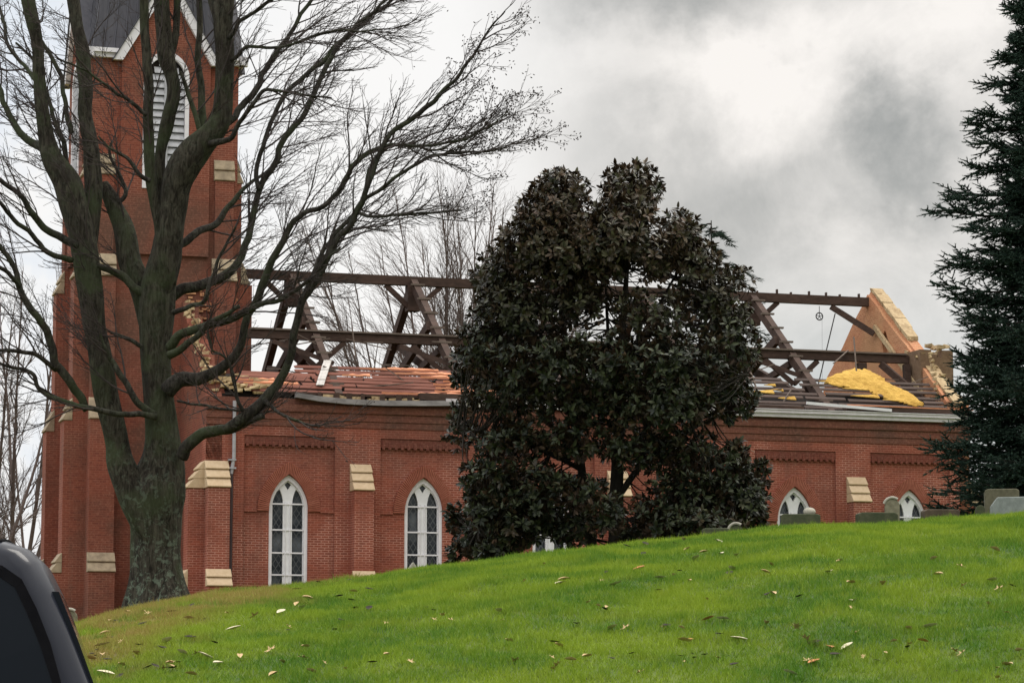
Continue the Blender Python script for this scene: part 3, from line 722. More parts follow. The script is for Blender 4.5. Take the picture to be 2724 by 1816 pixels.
def foam():
    # yellow insulation lying on the sheathing against the east gable
    Op = [(2205, 1003), (2230, 992), (2255, 980), (2284, 977), (2312, 982), (2335, 992), (2360, 1012), (2392, 1030), (2418, 1040), (2440, 1056), (2458, 1074)]
    up_ = [on_slope(u, v, .1) for u, v in Op]
    Lo = [(2195, 1012), (2225, 1022), (2265, 1028), (2303, 1030), (2318, 1043), (2330, 1048), (2345, 1050), (2370, 1058), (2395, 1066), (2420, 1074), (2455, 1077)]
    lo_ = [on_slope(u, v, .1) for u, v in Lo]
    A = spline(np.array(up_), 80); B = spline(np.array(lo_), 80); V = []; n = 26
    for i in range(80):
        for j in range(n):
            f = j / (n - 1); x, y = A[i] * (1 - f) + B[i] * f
            if j in (0, n - 1): x += random.uniform(-.06, .06); y += random.uniform(-.03, .03)
            x = min(x, 24.67)
            hgt_ = .05 + .12 * math.sin(math.pi * f) + .07 * mnoise.noise(Vector((x * 3, y * 3, 0))) + .022 * mnoise.noise(Vector((x * 8, y * 8, 2))) + .012 * mnoise.noise(Vector((x * 17, y * 13, 5)))
            V.append((x, y, slope_z(y) + hgt_))
    T = [(i * n + j, i * n + j + 1, (i + 1) * n + j + 1, (i + 1) * n + j) for i in range(79) for j in range(n - 1)]
    mb = MB(); mb.v = V; mb.f = T; o = mb.build('insulation_foam', M['foam'], church, True)
    md = o.modifiers.new('s', 'SOLIDIFY'); md.thickness = .06; md.offset = -1
    t = MB()
    for (u, v, l_, h) in ((2215, 1012, .5, .05), (2300, 1032, .8, .07), (2330, 1052, .9, .08), (2400, 1062, .7, .07), (2285, 1022, .7, .05), (2050, 1040, .7, .08), (2075, 1035, .3, .06), (2108, 1057, .5, .08), (2055, 1022, .3, .04)):
        x, y = on_slope(u, v, .1)
        t.hexa([(x - l_, y - h * .2, slope_z(y) + .06), (x + .1, y - h, slope_z(y - h) + .06), (x + .1, y + h, slope_z(y + h) + .06), (x - l_, y + h * .1, slope_z(y) + .06), (x - l_, y - h * .2, slope_z(y) + .08), (x + .1, y - h, slope_z(y - h) + .1), (x + .1, y + h, slope_z(y + h) + .1), (x - l_, y + h * .1, slope_z(y) + .08)])
    t.each('insulation_scrap', M['foam'], church)
foam()

def downpipe():
    t = Tubes(); x = .78
    t.add([(x + .06, -.12, 9.0), (x + .06, -.12, 7.3), (x + .0, -.12, 6.9), (x - .02, -.12, 6.75)], [.055] * 4, 8); t.build('downpipe', M['pipe'], church)
    t = Tubes(); t.add([(x - .02, -.12, 6.8), (x - .02, -.12, 5), (x - .02, -.12, 1)], [.065] * 3, 8); t.build('downpipe', M['pipe_dark'], church)
    b = MB()
    for z in (7.2, 6.95): b.box(x - .1, x + .12, -.19, -.0, z, z + .05)
    b.each('pipe_bracket', M['pipe'], church)
downpipe()

def tower():
    X0, X1, Y0, Y1 = -2.95, 1.75, 4.25, 8.95; cx, cy = (X0 + X1) / 2, (Y0 + Y1) / 2; EV = 20.35
    mb = MB(); mb.box(X0, X1, Y0, Y1, WB, EV)
    GZ, GH = 22.95, 1.42
    lou = dict(hw=.73, z0=16.1, zs=19.7, za=20.55)
    for face in range(2):
        fn = (lambda p, q, d: (cx + p, Y0 + d, q)) if face == 0 else (lambda p, q, d: (X0 + d, cy - p, q))
        plate_into(mb, [[(-GH, 14.), (GH, 14.), (GH, 20.5), (0, GZ), (-GH, 20.5)], lancet(0, .73, 16.1, 19.7, 20.55)], fn, -.12, -.002)
    mb.prism([(-GH, 20.35), (GH, 20.35), (0, GZ)], lambda p, q: (cx + p, Y1 + .1, q), lambda p, q: (cx + p, Y1 - .1, q))
    mb.prism([(-GH, 20.35), (GH, 20.35), (0, GZ)], lambda p, q: (X1 + .1, cy + p, q), lambda p, q: (X1 - .1, cy + p, q))
    mb.build('tower_wall', M['brick_tower'], church)
    for face in range(2):
        fn = (lambda p, q, d: (cx + p, Y0 + d, q)) if face == 0 else (lambda p, q, d: (X0 + d, cy - p, q))
        m = MB(); plate_into(m, [lancet(0, .73, 16.1, 19.7, 20.55), lancet(0, .6, 16.2, 19.7, 20.36)], fn, -.16, -.01)
        f = m.build('louvre_window', M['white'], church)
        l = MB()
        for k in range(17):
            z = 16.3 + k * .235; hwk = .59 if z < 19.6 else max(.05, .59 * (20.4 - z) / .85)
            a = [fn(-hwk, z, -.1), fn(hwk, z, -.1), fn(hwk, z + .185, -.02), fn(-hwk, z + .185, -.02)]
            b_ = [tuple(np.array(q) + np.array((0, 0, .03))) for q in a]
            l.hexa(a + b_)
        p0 = np.array(fn(0, 16.2, -.12)); p1 = np.array(fn(0, 20.2, -.12)); l.beam(p0, p1, .12, .05, up=(1, 1, 0)); l.build('louvre_slat', M['slat'], f)
        d = MB(); plate_into(d, [lancet(0, .66, 16.15, 19.7, 20.45)], fn, -.008, -.004); d.build('louvre_shade', M['void'], f)  # near-black sheet painting the shade behind the slats
    # spire and the little gable roofs that break into it
    s = MB(); hb = 2.34; ap = (cx, cy, 37.)
    c4 = [(cx - hb, cy - hb, 20.5), (cx + hb, cy - hb, 20.5), (cx + hb, cy + hb, 20.5), (cx - hb, cy + hb, 20.5)]
    for i in range(4): s.poly([c4[i], c4[(i + 1) % 4], ap])
    s.poly(c4[::-1])
    for i in range(4):                                                        # standing seams
        a, b_ = np.array(c4[i]), np.array(c4[(i + 1) % 4])
        for k in range(1, 14):
            p = a + (b_ - a) * k / 14; f = 1 - abs(k / 7 - 1); q = p + (np.array(ap) - p) * min(.93, f * .95); n_ = np.cross(b_ - a, np.array(ap) - a); n_ /= np.linalg.norm(n_)
            s.beam(p + n_ * .015, q + n_ * .015, .035, .035)
    s.build('spire', M['slate'], church)
    g = MB(); sl = (GZ - 20.5) / GH
    for face in range(4):
        rot = [lambda p, q, d: (cx + p, Y0 + d, q), lambda p, q, d: (X1 - d, cy + p, q), lambda p, q, d: (cx - p, Y1 - d, q), lambda p, q, d: (X0 + d, cy - p, q)][face]
        for sg in (-1, 1):
            P = [(0, GZ + .22), (sg * (GH + .32), GZ + .22 - sl * (GH + .32))]
            a0, a1 = rot(P[0][0], P[0][1], -.34), rot(P[1][0], P[1][1], -.34); b0, b1 = rot(P[0][0], P[0][1], 2.2), rot(P[1][0], P[1][1], 1.0)
            dn = np.array((0, 0, -.06)); g.hexa([np.array(a0) + dn, np.array(a1) + dn, np.array(b1) + dn, np.array(b0) + dn, a0, a1, b1, b0])
    g.each('spire_gable_roof', M['slate'], church)
    for face in range(4):
        rot = [lambda p, q, d: (cx + p, Y0 + d, q), lambda p, q, d: (X1 - d, cy + p, q), lambda p, q, d: (cx - p, Y1 - d, q), lambda p, q, d: (X0 + d, cy - p, q)][face]
        t = MB()
        for sg in (-1, 1):
            q = [(0, GZ + .16), (sg * (GH + .34), GZ + .16 - sl * (GH + .34)), (sg * (GH - .02), GZ - .42 - sl * (GH - .02)), (0, GZ - .42)]
            q = [(0, GZ + .15), (sg * (GH + .30), GZ + .15 - sl * (GH + .30)), (sg * (GH - .0), GZ - .36 - sl * (GH - .0)), (0, GZ - .36)]
            t.prism(q, lambda p, z: rot(p, z, -.29), lambda p, z: rot(p, z, -.13))
            a, b_ = (GH + .02, 2.62); P = sorted((sg * a, sg * b_))
            t.prism([(P[0], 20.22), (P[1], 20.22), (P[1], 20.36), (P[0], 20.36)], lambda p, z: rot(p, z, -.16), lambda p, z: rot(p, z, 0.01))
            t.prism([(P[0], 20.363), (P[1], 20.363), (P[1], 20.5), (P[0], 20.5)], lambda p, z: rot(p, z, -.27), lambda p, z: rot(p, z, 0.02))
        t.each('gable_trim', M['white'], church)
    TS = [(17.15, 16.45, .6, .02, .18), (13.95, 13.2, .72, .18, .42), (9.4, 8.7, .78, .42, .66), (4.6, 3.98, .8, .66, .95)]
    for c in (X0 + .44, X1 - .44): buttress(F_OUT(Y0), c, TS, M['brick_tower'], (2, 2, 2, 2), 'stone_old')
    for c in (Y0 + .44, Y1 - .44): buttress(W_OUT(X0), c, TS, M['brick_tower'], (2, 2, 2, 2), 'stone_old'); buttress(E_OUT(X1), c, TS[:2], M['brick_tower'], (2, 2), 'stone_old')
    m = MB(); plate_into(m, [lancet(cy, .3, 9.6, 12.6, 13.1), lancet(cy, .2, 9.7, 12.6, 12.92)], lambda p, q, d: (X0 - .12 + d, p, q), 0, .118); m.build('tower_window', M['white'], church)
    m = MB(); m.box(X0 - .03, X0 + .001, cy - .18, cy + .18, 9.6, 12.9); m.build('pane', M['glass'], church.children[-1] if False else bpy.data.objects['tower_window'])
    m = MB()                                                                   # rows of displaced brick where the roof was torn from the tower
    for k in range(60):
        x = random.uniform(.1, 1.7); z = 12.0 + random.uniform(0, .9); m.box(x, x + random.uniform(.1, .22), Y0 - .05 - random.random() * .03, Y0 + .02, z, z + .06, .01)
    m.each('displaced_brick', M['brick_raw'], church)
tower()

def hanging_wheel():
    P = O + _ca * 22.86 + _cn * RY + np.array([0, 0, RZ - .36 - .36])
    o = empty('pulley_wheel', tuple(P), PHI); tag(o, 'small spoked iron pulley wheel hanging under the ridge beam', 'pulley')
    t = Tubes(); an = np.linspace(0, 2 * math.pi, 25); t.add([(.125 * math.cos(a), 0, .125 * math.sin(a)) for a in an], [.022] * 25, 6); t.build('rim', M['iron'], o)
    t = Tubes()
    for k in range(5):
        t = Tubes(); a = k * 2 * math.pi / 5 + .3; t.add([(0, 0, 0), (.12 * math.cos(a), 0, .12 * math.sin(a))], [.013, .013], 5); t.build('spoke', M['iron'], o)
    t = Tubes(); t.add([(0, 0, .1), (0, 0, .36)], [.012, .012], 5); t.build('hook', M['iron'], o); t = Tubes(); t.add([(.1, 0, 0), (.16, .2, -2.4)], [.004, .004], 4); t.build('rope', M['iron'], o)
hanging_wheel()
def shingle_strip():
    a = on_slope(872, 970); b = on_slope(851, 1036)
    p0 = np.array([a[0], a[1], slope_z(a[1]) + .14]); p1 = np.array([b[0], b[1], slope_z(b[1]) + .14])
    base = O + _ca * p1[0] + _cn * p1[1] + np.array([0, 0, p1[2]])
    m = MB(); dv = (p0 - p1) / 5
    for k in range(5):
        q0 = dv * k + np.array([0, 0, .012 * (k % 2)]); q1 = dv * (k + .95) + np.array([0, 0, .012 * (k % 2)])
        m.beam(q0, q1, .24, .03)
        for dx in (-.04, .05): m.beam(q0 + (dx, 0, .018), q1 + (dx, 0, .018), .012, .004)
    o = m.build('shingle_strip', plain('pale_shingle', (.42, .39, .36), (.56, .53, .50), 9, .8, .3)); o.location = tuple(base); o.rotation_euler = (0, 0, PHI)
    tag(o, 'pale strip of shingles lying loose on the brown roof boards', 'shingles')
shingle_strip()

# ------------------------------------------------------------------ trees
def rand_unit(): v = np.array([random.gauss(0, 1) for _ in range(3)]); return v / np.linalg.norm(v)
UP = np.array([0, 0, 1.])
def grow(p, d, length, n, wig, trop):
    P = [p]; d = nz(d); st = length / n
    for i in range(n):
        d = nz(d + wig * rand_unit() + trop); p = p + d * st; P.append(p)
    return np.array(P)
def offshoot(t, ang):
    ax = np.cross(t, rand_unit()); ax = nz(ax)
    return t * math.cos(ang) + ax * math.sin(ang)
def twig_out(T, path, rad, level, axis, spec, start=.15):
    """grow twigs off a path, level by level"""
    sp, l0, l1, a0, a1, n, sides, r0 = spec[level]
    seg = np.linalg.norm(np.diff(path, axis=0), axis=1); tot = seg.sum(); cum = np.concatenate([[0], np.cumsum(seg)])
    x = tot * start + random.uniform(0, sp)
    while x < tot:
        i = min(int(np.searchsorted(cum, x)) - 1, len(seg) - 1); i = max(i, 0); f = (x - cum[i]) / (seg[i] + 1e-9)
        p = path[i] * (1 - f) + path[i + 1] * f; t = nz(path[i + 1] - path[i]); rr = rad[i] * (1 - f) + rad[i + 1] * f
        outw = p - axis; outw[2] = 0; outw = nz(outw)
        d = offshoot(t, R(random.uniform(a0, a1))) + outw * .25
        ln = random.uniform(l0, l1) * (1.2 - .85 * x / tot)
        q = grow(p, d, ln, n, .16, (outw * .035 + UP * .045) * (1.6 if level > 0 else 1))
        r_s = min(rr * .75, r0 * random.uniform(.7, 1.25)); r_e = max(.0035, r_s * .3)
        rs = np.linspace(r_s, r_e, n + 1); T.add(q, rs, sides)
        if level + 1 < len(spec): twig_out(T, q, rs, level + 1, axis, spec, .18)
        TIPS.append(q[-1])
        x += sp * random.uniform(.55, 1.5)
TIPS = []
TY = 52.
tree_base = at(425, 1600, TY); tree_base[2] = float(hgt(tree_base[0], TY)) - .1
big = empty('bare_tree', tuple(tree_base)); tag(big, 'large bare maple with mossy lichened trunk and many rising limbs, in front of the tower', 'tree')
SC = lambda Y: Y / F
def limb_path(pts, y0, y1, n):
    m = len(pts); P = []; W = []
    for i, (u, v, w_) in enumerate(pts):
        Y = TY + y0 + (y1 - y0) * (i / (m - 1)); P.append(at(u, v, Y)); W.append(w_ * Y / F / 2)
    PW = spline(np.hstack([np.array(P), np.array(W)[:, None]]), n)
    return PW[:, :3], np.maximum(PW[:, 3], .004)
def lumpy(path, rad, sides, name, m, parent, amp=.10, flare=0.):
    path = np.vstack([path[:1], path, path[-1:]]); rad = np.concatenate([[.0005], rad, [.0005]]); path[0] = path[0] - (path[2] - path[1]) * .02; path[-1] = path[-1] + (path[-2] - path[-3]) * .02
    n = len(path); V = []
    t = np.gradient(path, axis=0); t /= np.linalg.norm(t, axis=1, keepdims=True)
    x = np.cross(t, np.array([0, 1., .0])); x /= np.linalg.norm(x, axis=1, keepdims=True) + 1e-9; y = np.cross(t, x)
    for i in range(n):
        for k in range(sides):
            a = 2 * math.pi * k / sides; p = path[i]
            nn = mnoise.noise(Vector((p[0] * 1.5 + math.cos(a) * 1.3, p[2] * .55, math.sin(a) * 1.3 + p[1]))) + .5 * mnoise.noise(Vector((p[0] * 4 + math.cos(a) * 4, p[2] * 1.3, math.sin(a) * 4)))
            r = rad[i] * (1 + amp * nn)
            if flare: 
                fz = max(0, 1 - (p[2] - path[0][2]) / 1.1); r *= 1 + flare * fz ** 2 * (1 + .9 * math.sin(a * 5 + 1) * math.sin(a * 2 + .4))
            V.append(p + r * (math.cos(a) * x[i] + math.sin(a) * y[i]))
    V = np.array(V); idx = np.arange(n * sides).reshape(n, sides); a = idx[:-1]; b = np.roll(a, -1, 1); c = idx[1:]; d = np.roll(c, -1, 1)
    T = np.stack([a, b, d, c], -1).reshape(-1, 4)
    return link_mesh(name, np_mesh(name, V - tree_base, T), m, parent, True)
axis0 = at(430, 1000, TY)
# traced stems: (u, v, width) in photo pixels, depth offsets in metres
trunk_pts = [(430, 1625, 168), (424, 1590, 150), (421, 1500, 136), (419, 1400, 140), (414, 1320, 165), (428, 1240, 125), (430, 1174, 100), (421, 1059, 86), (417, 983, 84), (415, 906, 90), (416, 830, 102), (420, 753, 96), (440, 676, 88), (446, 620, 74), (457, 560, 50), (466, 505, 24)]
STEMS = [
 ([(425, 1500, 40), (398, 1400, 84), (352, 1310, 92), (322, 1240, 84), (313, 1174, 68), (286, 1059, 70), (272, 983, 68), (257, 906, 64), (245, 830, 72), (236, 753, 76), (228, 676, 78), (213, 600, 78), (180, 500, 84), (140, 420, 62), (118, 344, 44), (111, 268, 39), (105, 191, 36), (97, 115, 36), (80, 30, 42), (62, -90, 36), (40, -300, 26)], -.25, .0, 3),
 ([(228, 676, 66), (240, 600, 60), (248, 500, 54), (244, 420, 50), (239, 383, 46), (228, 306, 40), (226, 230, 42), (221, 153, 42), (206, 77, 36), (194, 0, 36), (180, -160, 28), (170, -330, 20)], .1, .7, 3),
 ([(395, 860, 62), (372, 760, 66), (345, 690, 66), (332, 610, 60), (308, 560, 52), (290, 522, 44), (276, 492, 30)], .25, .7, 2),
 ([(448, 760, 40), (442, 660, 50), (426, 580, 40), (410, 530, 34), (397, 470, 34), (397, 383, 32), (393, 306, 30), (394, 230, 28), (391, 153, 28), (386, 77, 27), (382, 0, 27), (378, -150, 22), (380, -300, 16)], -.08, -.6, 2),
 ([(436, 720, 50), (436, 620, 56), (425, 520, 40), (424, 440, 34), (430, 383, 34), (438, 344, 42), (449, 306, 42), (461, 268, 42), (463, 230, 40), (456, 191, 40), (441, 150, 50), (432, 100, 46), (428, 0, 44), (424, -140, 34), (415, -320, 24)], .1, .3, 2),
 ([(426, 800, 50), (436, 720, 72), (447, 640, 80), (458, 560, 80), (468, 497, 84), (486, 450, 92), (510, 415, 90), (546, 375, 76), (578, 340, 66), (590, 295, 58), (594, 230, 54), (595, 153, 54), (593, 77, 56), (596, 0, 56), (603, -140, 42), (625, -320, 28)], -.1, -.4, 3),
 ([(594, 110, 36), (578, 50, 30), (562, -20, 26), (545, -160, 18)], -.35, .4, 1),
 ([(445, 180, 26), (460, 110, 22), (468, 40, 20), (474, -60, 17), (482, -200, 12)], .25, .5, 1),
 ([(546, 372, 30), (538, 300, 22), (534, 230, 20), (529, 130, 19), (532, 20, 18), (530, -120, 13)], .1, .8, 1),
 ([(535, 350, 16), (515, 290, 14), (495, 230, 12), (482, 190, 9)], 0, .3, 1),
]
LIMBS = [
 ([(150, 420, 34), (110, 395, 28), (75, 370, 24), (40, 335, 22), (15, 280, 18), (0, 240, 16), (-60, 150, 12)], .1, 1.0),
 ([(478, 1215, 42), (500, 1180, 40), (555, 1151, 36), (612, 1138, 32), (668, 1120, 26), (700, 1108, 20)], -.3, -1.1),
 ([(600, 1140, 30), (650, 1112, 40), (690, 1075, 38), (719, 1040, 32), (750, 1002, 28), (766, 964, 26), (777, 906, 25), (788, 860, 24), (804, 803, 24), (830, 761, 22), (853, 719, 21), (880, 669, 20), (905, 630, 19), (935, 595, 19), (950, 560, 18), (965, 528, 18), (985, 480, 17), (1005, 420, 16), (1040, 356, 16), (1094, 318, 17), (1147, 275, 16), (1174, 245, 14), (1231, 184, 11), (1281, 119, 8), (1316, 65, 6), (1339, 30, 4)], -.9, -2.6),
 ([(440, 1040, 56), (480, 1010, 50), (536, 1002, 40), (590, 980, 34), (622, 952, 30), (643, 906, 26), (652, 868, 26), (660, 830, 25), (681, 795, 25), (700, 753, 26), (719, 707, 24), (740, 665, 22), (766, 611, 20), (784, 585, 18), (820, 565, 17), (868, 543, 16), (905, 500, 16), (918, 480, 16), (944, 435, 16), (975, 410, 15), (1030, 390, 13), (1097, 386, 11), (1155, 390, 9), (1250, 362, 8), (1315, 330, 4), (1350, 300, 3)], -.3, -1.6),
 ([(450, 925, 34), (475, 895, 30), (513, 880, 28), (555, 866, 27), (593, 853, 26), (650, 826, 22), (708, 807, 18), (746, 795, 15), (790, 770, 13), (835, 730, 11), (872, 690, 9), (905, 660, 7)], -.6, -2.2),
 ([(452, 945, 28), (490, 925, 24), (520, 900, 20), (550, 870, 18), (585, 845, 16), (640, 815, 13)], -.9, -1.6),
 ([(440, 800, 40), (475, 775, 38), (536, 757, 34), (593, 734, 30), (628, 707, 26), (647, 669, 24), (662, 630, 22), (672, 590, 21), (692, 500, 20), (735, 432, 20), (748, 380, 20), (780, 340, 19), (810, 306, 18), (849, 214, 17), (875, 161, 16), (925, 92, 14), (983, 38, 11), (1032, 0, 9), (1110, -80, 6)], .4, 2.0),
 ([(690, 505, 16), (680, 440, 15), (705, 380, 15), (735, 290, 15), (772, 237, 15), (814, 200, 15), (866, 155, 15), (905, 112, 15), (950, 70, 14), (1010, 25, 12), (1070, -20, 9), (1140, -60, 6)], 1.0, 2.8),
 ([(590, 345, 26), (622, 315, 22), (650, 270, 22), (690, 225, 20), (705, 190, 18), (745, 126, 16), (780, 76, 14), (822, 5, 12), (860, -80, 8)], .0, 1.2),
 ([(560, 385, 24), (610, 365, 18), (645, 320, 15), (660, 290, 14), (700, 245, 13), (740, 238, 10), (800, 250, 8), (880, 262, 6)], -.5, -1.5),
 ([(607, 100, 16), (640, 60, 14), (690, 25, 12), (740, -15, 9)], -.5, -1.0),
 ([(610, 160, 14), (660, 125, 12), (720, 130, 10), (790, 112, 9), (860, 85, 8), (960, 80, 6), (1090, 66, 4)], -.4, -1.8),
 ([(470, 660, 30), (490, 642, 28), (530, 618, 26), (566, 600, 22), (600, 560, 19), (625, 530, 17), (650, 500, 14), (690, 470, 11), (750, 430, 8)], .2, 1.8),
 ([(460, 830, 18), (505, 810, 15), (540, 800, 14), (566, 730, 13), (580, 690, 11), (605, 640, 9), (630, 600, 7)], -.8, -1.4),
 ([(800, 800, 17), (850, 690, 15), (880, 640, 14), (918, 600, 14), (967, 528, 15), (990, 440, 14), (1030, 395, 10), (1090, 385, 8), (1155, 395, 7), (1240, 365, 6), (1325, 325, 3)], -1.45, -.4),
 ([(965, 532, 13), (1040, 482, 12), (1117, 432, 11), (1166, 410, 10), (1231, 402, 8), (1316, 402, 5), (1370, 385, 3)], -1.9, -2.7),
 ([(943, 570, 13), (990, 575, 11), (1060, 572, 9), (1150, 565, 7), (1230, 560, 5)], -1.75, -2.6),
 ([(230, 1090, 26), (215, 1050, 28), (184, 1009, 28), (150, 967, 27), (140, 914, 26), (115, 860, 24), (65, 799, 22), (38, 711, 18), (0, 657, 16), (-50, 600, 12)], -.5, -1.6),
 ([(62, 780, 14), (40, 745, 14), (0, 715, 13), (-40, 690, 10)], -1.2, -2.0),
 ([(150, 985, 18), (130, 966, 16), (77, 937, 14), (0, 929, 12), (-50, 925, 8)], -.8, -1.8),
 ([(205, 650, 26), (153, 627, 24), (118, 600, 22), (85, 560, 20), (57, 528, 17), (0, 478, 14), (-60, 440, 10)], -.3, -1.2),
 ([(190, 690, 20), (130, 670, 17), (60, 600, 15), (0, 545, 13), (-50, 500, 10)], -.4, -1.7),
 ([(415, 1110, 24), (373, 1101, 20), (306, 1097, 18), (230, 1082, 17), (153, 1063, 16), (96, 1029, 14), (77, 994, 13), (0, 967, 10), (-50, 960, 8)], -.6, -1.4),
 ([(408, 1100, 26), (390, 1088, 24), (360, 1063, 22), (337, 1025, 20), (302, 968, 18), (288, 940, 14), (262, 880, 10)], -.4, -.8),
 ([(398, 790, 30), (352, 757, 26), (325, 730, 24), (298, 719, 22), (262, 709, 20)], -.1, -.2),
 ([(378, 925, 14), (329, 900, 12), (292, 888, 9)], -.3, -.4),
 ([(115, 240, 14), (75, 190, 13), (35, 140, 12), (10, 60, 11), (0, 20, 10), (-30, -80, 7)], .1, 1.2),
 ([(60, 30, 10), (100, 90, 12), (160, 200, 14), (175, 290, 15), (185, 350, 18)], .9, .2),
 ([(213, 560, 18), (165, 380, 16), (138, 300, 13), (125, 230, 11), (80, 150, 9), (40, 120, 7)], .2, 1.4),
 ([(400, 480, 16), (375, 465, 14), (345, 430, 12), (310, 400, 10), (285, 385, 8), (262, 360, 6)], -.8, -1.2),
 ([(392, 310, 14), (350, 270, 12), (310, 245, 10), (255, 215, 9), (210, 180, 7), (150, 160, 6)], -.6, -1.4),
 ([(300, 545, 18), (335, 520, 14), (318, 470, 12), (290, 410, 10), (296, 380, 7)], .5, .6),
 ([(660, 1090, 14), (640, 1080, 12), (620, 1000, 10), (600, 950, 8), (565, 930, 7), (550, 880, 5)], -1., -1.6),
 ([(700, 1065, 16), (740, 1100, 10), (800, 1125, 7), (850, 1140, 5)], -1.2, -2.),
 ([(700, 1062, 12), (660, 1085, 10), (600, 1090, 8), (540, 1078, 8), (470, 1068, 8)], -1.1, -.6),
]
P, W_ = limb_path(trunk_pts, 0, 0, 60); W_ = W_ * .95
lumpy(P, W_, 32, 'trunk', M['bark'], big, .15, .34)
TW = Tubes()
SPEC = [(.235, .9, 2.7, 20, 50, 9, 5, .017), (.155, .35, 1.0, 22, 55, 5, 3, .0082), (.12, .14, .40, 25, 60, 3, 3, .0052)]
for pts, y0, y1, dens in STEMS:
    P, W_ = limb_path(pts, y0, y1, 5 * len(pts)); W_ = W_ * .93; P = P + np.array([mnoise.noise_vector(Vector(p) * 1.6) for p in P]) * .04; lumpy(P, W_, 16, 'limb', M['bark'], big, .13)
    if dens: twig_out(TW, P, W_, 0, axis0, [(.46,) + SPEC[0][1:]] + SPEC[1:], .28)
for pts, y0, y1 in LIMBS:
    P, W_ = limb_path(pts, y0, y1, 5 * len(pts))
    jit = np.array([mnoise.noise_vector(Vector(p) * 2.2) for p in P]) * .05 + np.array([mnoise.noise_vector(Vector(p) * 5.) for p in P]) * .022; P = P + jit; W_ = W_ * .84
    lumpy(P, W_, 8, 'limb', M['limb'], big, .08)
    small = pts[0][2] < 22
    twig_out(TW, P, W_, 0, axis0, SPEC, .12 if small else .25)
# leaders beyond the top of the picture keep the crown going
for pts, y0, y1, dens in STEMS[:2] + STEMS[3:6]:
    u, v, wd = pts[-1]; p = at(u, v, TY + y1)
    for k in range(4):
        q = grow(p, UP + .5 * rand_unit(), random.uniform(2.5, 4), 10, .1, UP * .03); rs = np.linspace(wd * TY / F / 3, .01, 11); TW.add(q, rs, 6); twig_out(TW, q, rs, 0, axis0, SPEC, .1)
TW.build('crown', M['twig'], big, loc=tree_base)
seedV = []
sd_t = [p for p in TIPS if p[0] > at(1190, 300, TY)[0] and p[2] > at(1000, 620, TY)[2]]
sd_t += [p for p in TIPS if random.random() < .03]
V, T = [], []
for p in sd_t:
    for k in range(random.choice((0, 1, 2, 4)) if p[0] > at(1190, 300, TY)[0] else 1):
        c = p + rand_unit() * .07; a = rand_unit() * .028; b = nz(np.cross(a, rand_unit())) * .012; e = nz(np.cross(a, b)) * .012; i = len(V)
        V += [c - a, c + b, c + e, c - b, c - e, c + a]
        T += [(i, i + 1, i + 2), (i, i + 2, i + 3), (i, i + 3, i + 4), (i, i + 4, i + 1), (i + 5, i + 2, i + 1), (i + 5, i + 3, i + 2), (i + 5, i + 4, i + 3), (i + 5, i + 1, i + 4)]
if V: tag(link_mesh('seed_cluster', np_mesh('seed_cluster', np.array(V) - tree_base, np.array(T)), M['seed'], big), kind='stuff')

def far_tree(u, v_top, Y, label, spread=.32, stems=5, lean=(0, 0), dens=1.):
    base = at(u * K, 1500, Y); base[2] = float(hgt(base[0], Y)) - .1
    top = at(u * K, v_top * K, Y)[2]; H = top - base[2]
    o = empty('far_bare_tree', tuple(base)); tag(o, label, 'tree', 'bare trees beyond the church')
    tr = Tubes(); tw = Tubes(); p0 = base.copy(); f = .12
    q = grow(p0, UP, H * f, 5, .03, UP * .1); tr.add(q, np.linspace(.2, .15, 6), 8)
    sp = [(H * .026 / dens, H * .08, H * .24, 12, 34, 7, 4, .03), (H * .016 / dens, H * .04, H * .11, 16, 40, 5, 3, .018), (H * .013 / dens, H * .02, H * .05, 20, 48, 3, 3, .012)]
    for k in range(stems):
        a = 2 * math.pi * (k + random.random() * .6) / stems; d = UP + np.array([math.cos(a), math.sin(a), 0]) * spread * random.uniform(.4, 1.2) + np.array([lean[0], 0, 0])
        s_ = grow(q[-1] - UP * .1, d, H * (1 - f) * random.uniform(.82, 1.), 16, .06, UP * .035); rs = np.linspace(.11, .016, 17); tr.add(s_, rs, 6)
        twig_out(tw, s_, rs, 0, base + UP * H * .5, sp, .15)
    tr.build('trunk', M['fartwig'], o, loc=base); tw.build('crown', M['fartwig'], o, loc=base)
far_tree(1085, 395, 128, 'pinkish grey bare tree behind the roof, standing left of the dark magnolia', .38, 13, dens=1.2)
far_tree(1000, 430, 135, 'shorter bare tree seen between the trusses behind the church roof', .5, 11, dens=1.15)
far_tree(30, 560, 118, 'grey bare tree at the left edge beside the tower', .42, 7, dens=.9)
far_tree(-60, 620, 112, 'bare tree behind the dark vehicle at the lower left edge', .5, 6, dens=.9)
far_tree(88, 880, 140, 'small bare tree just left of the tower base', .5, 6, dens=.8)

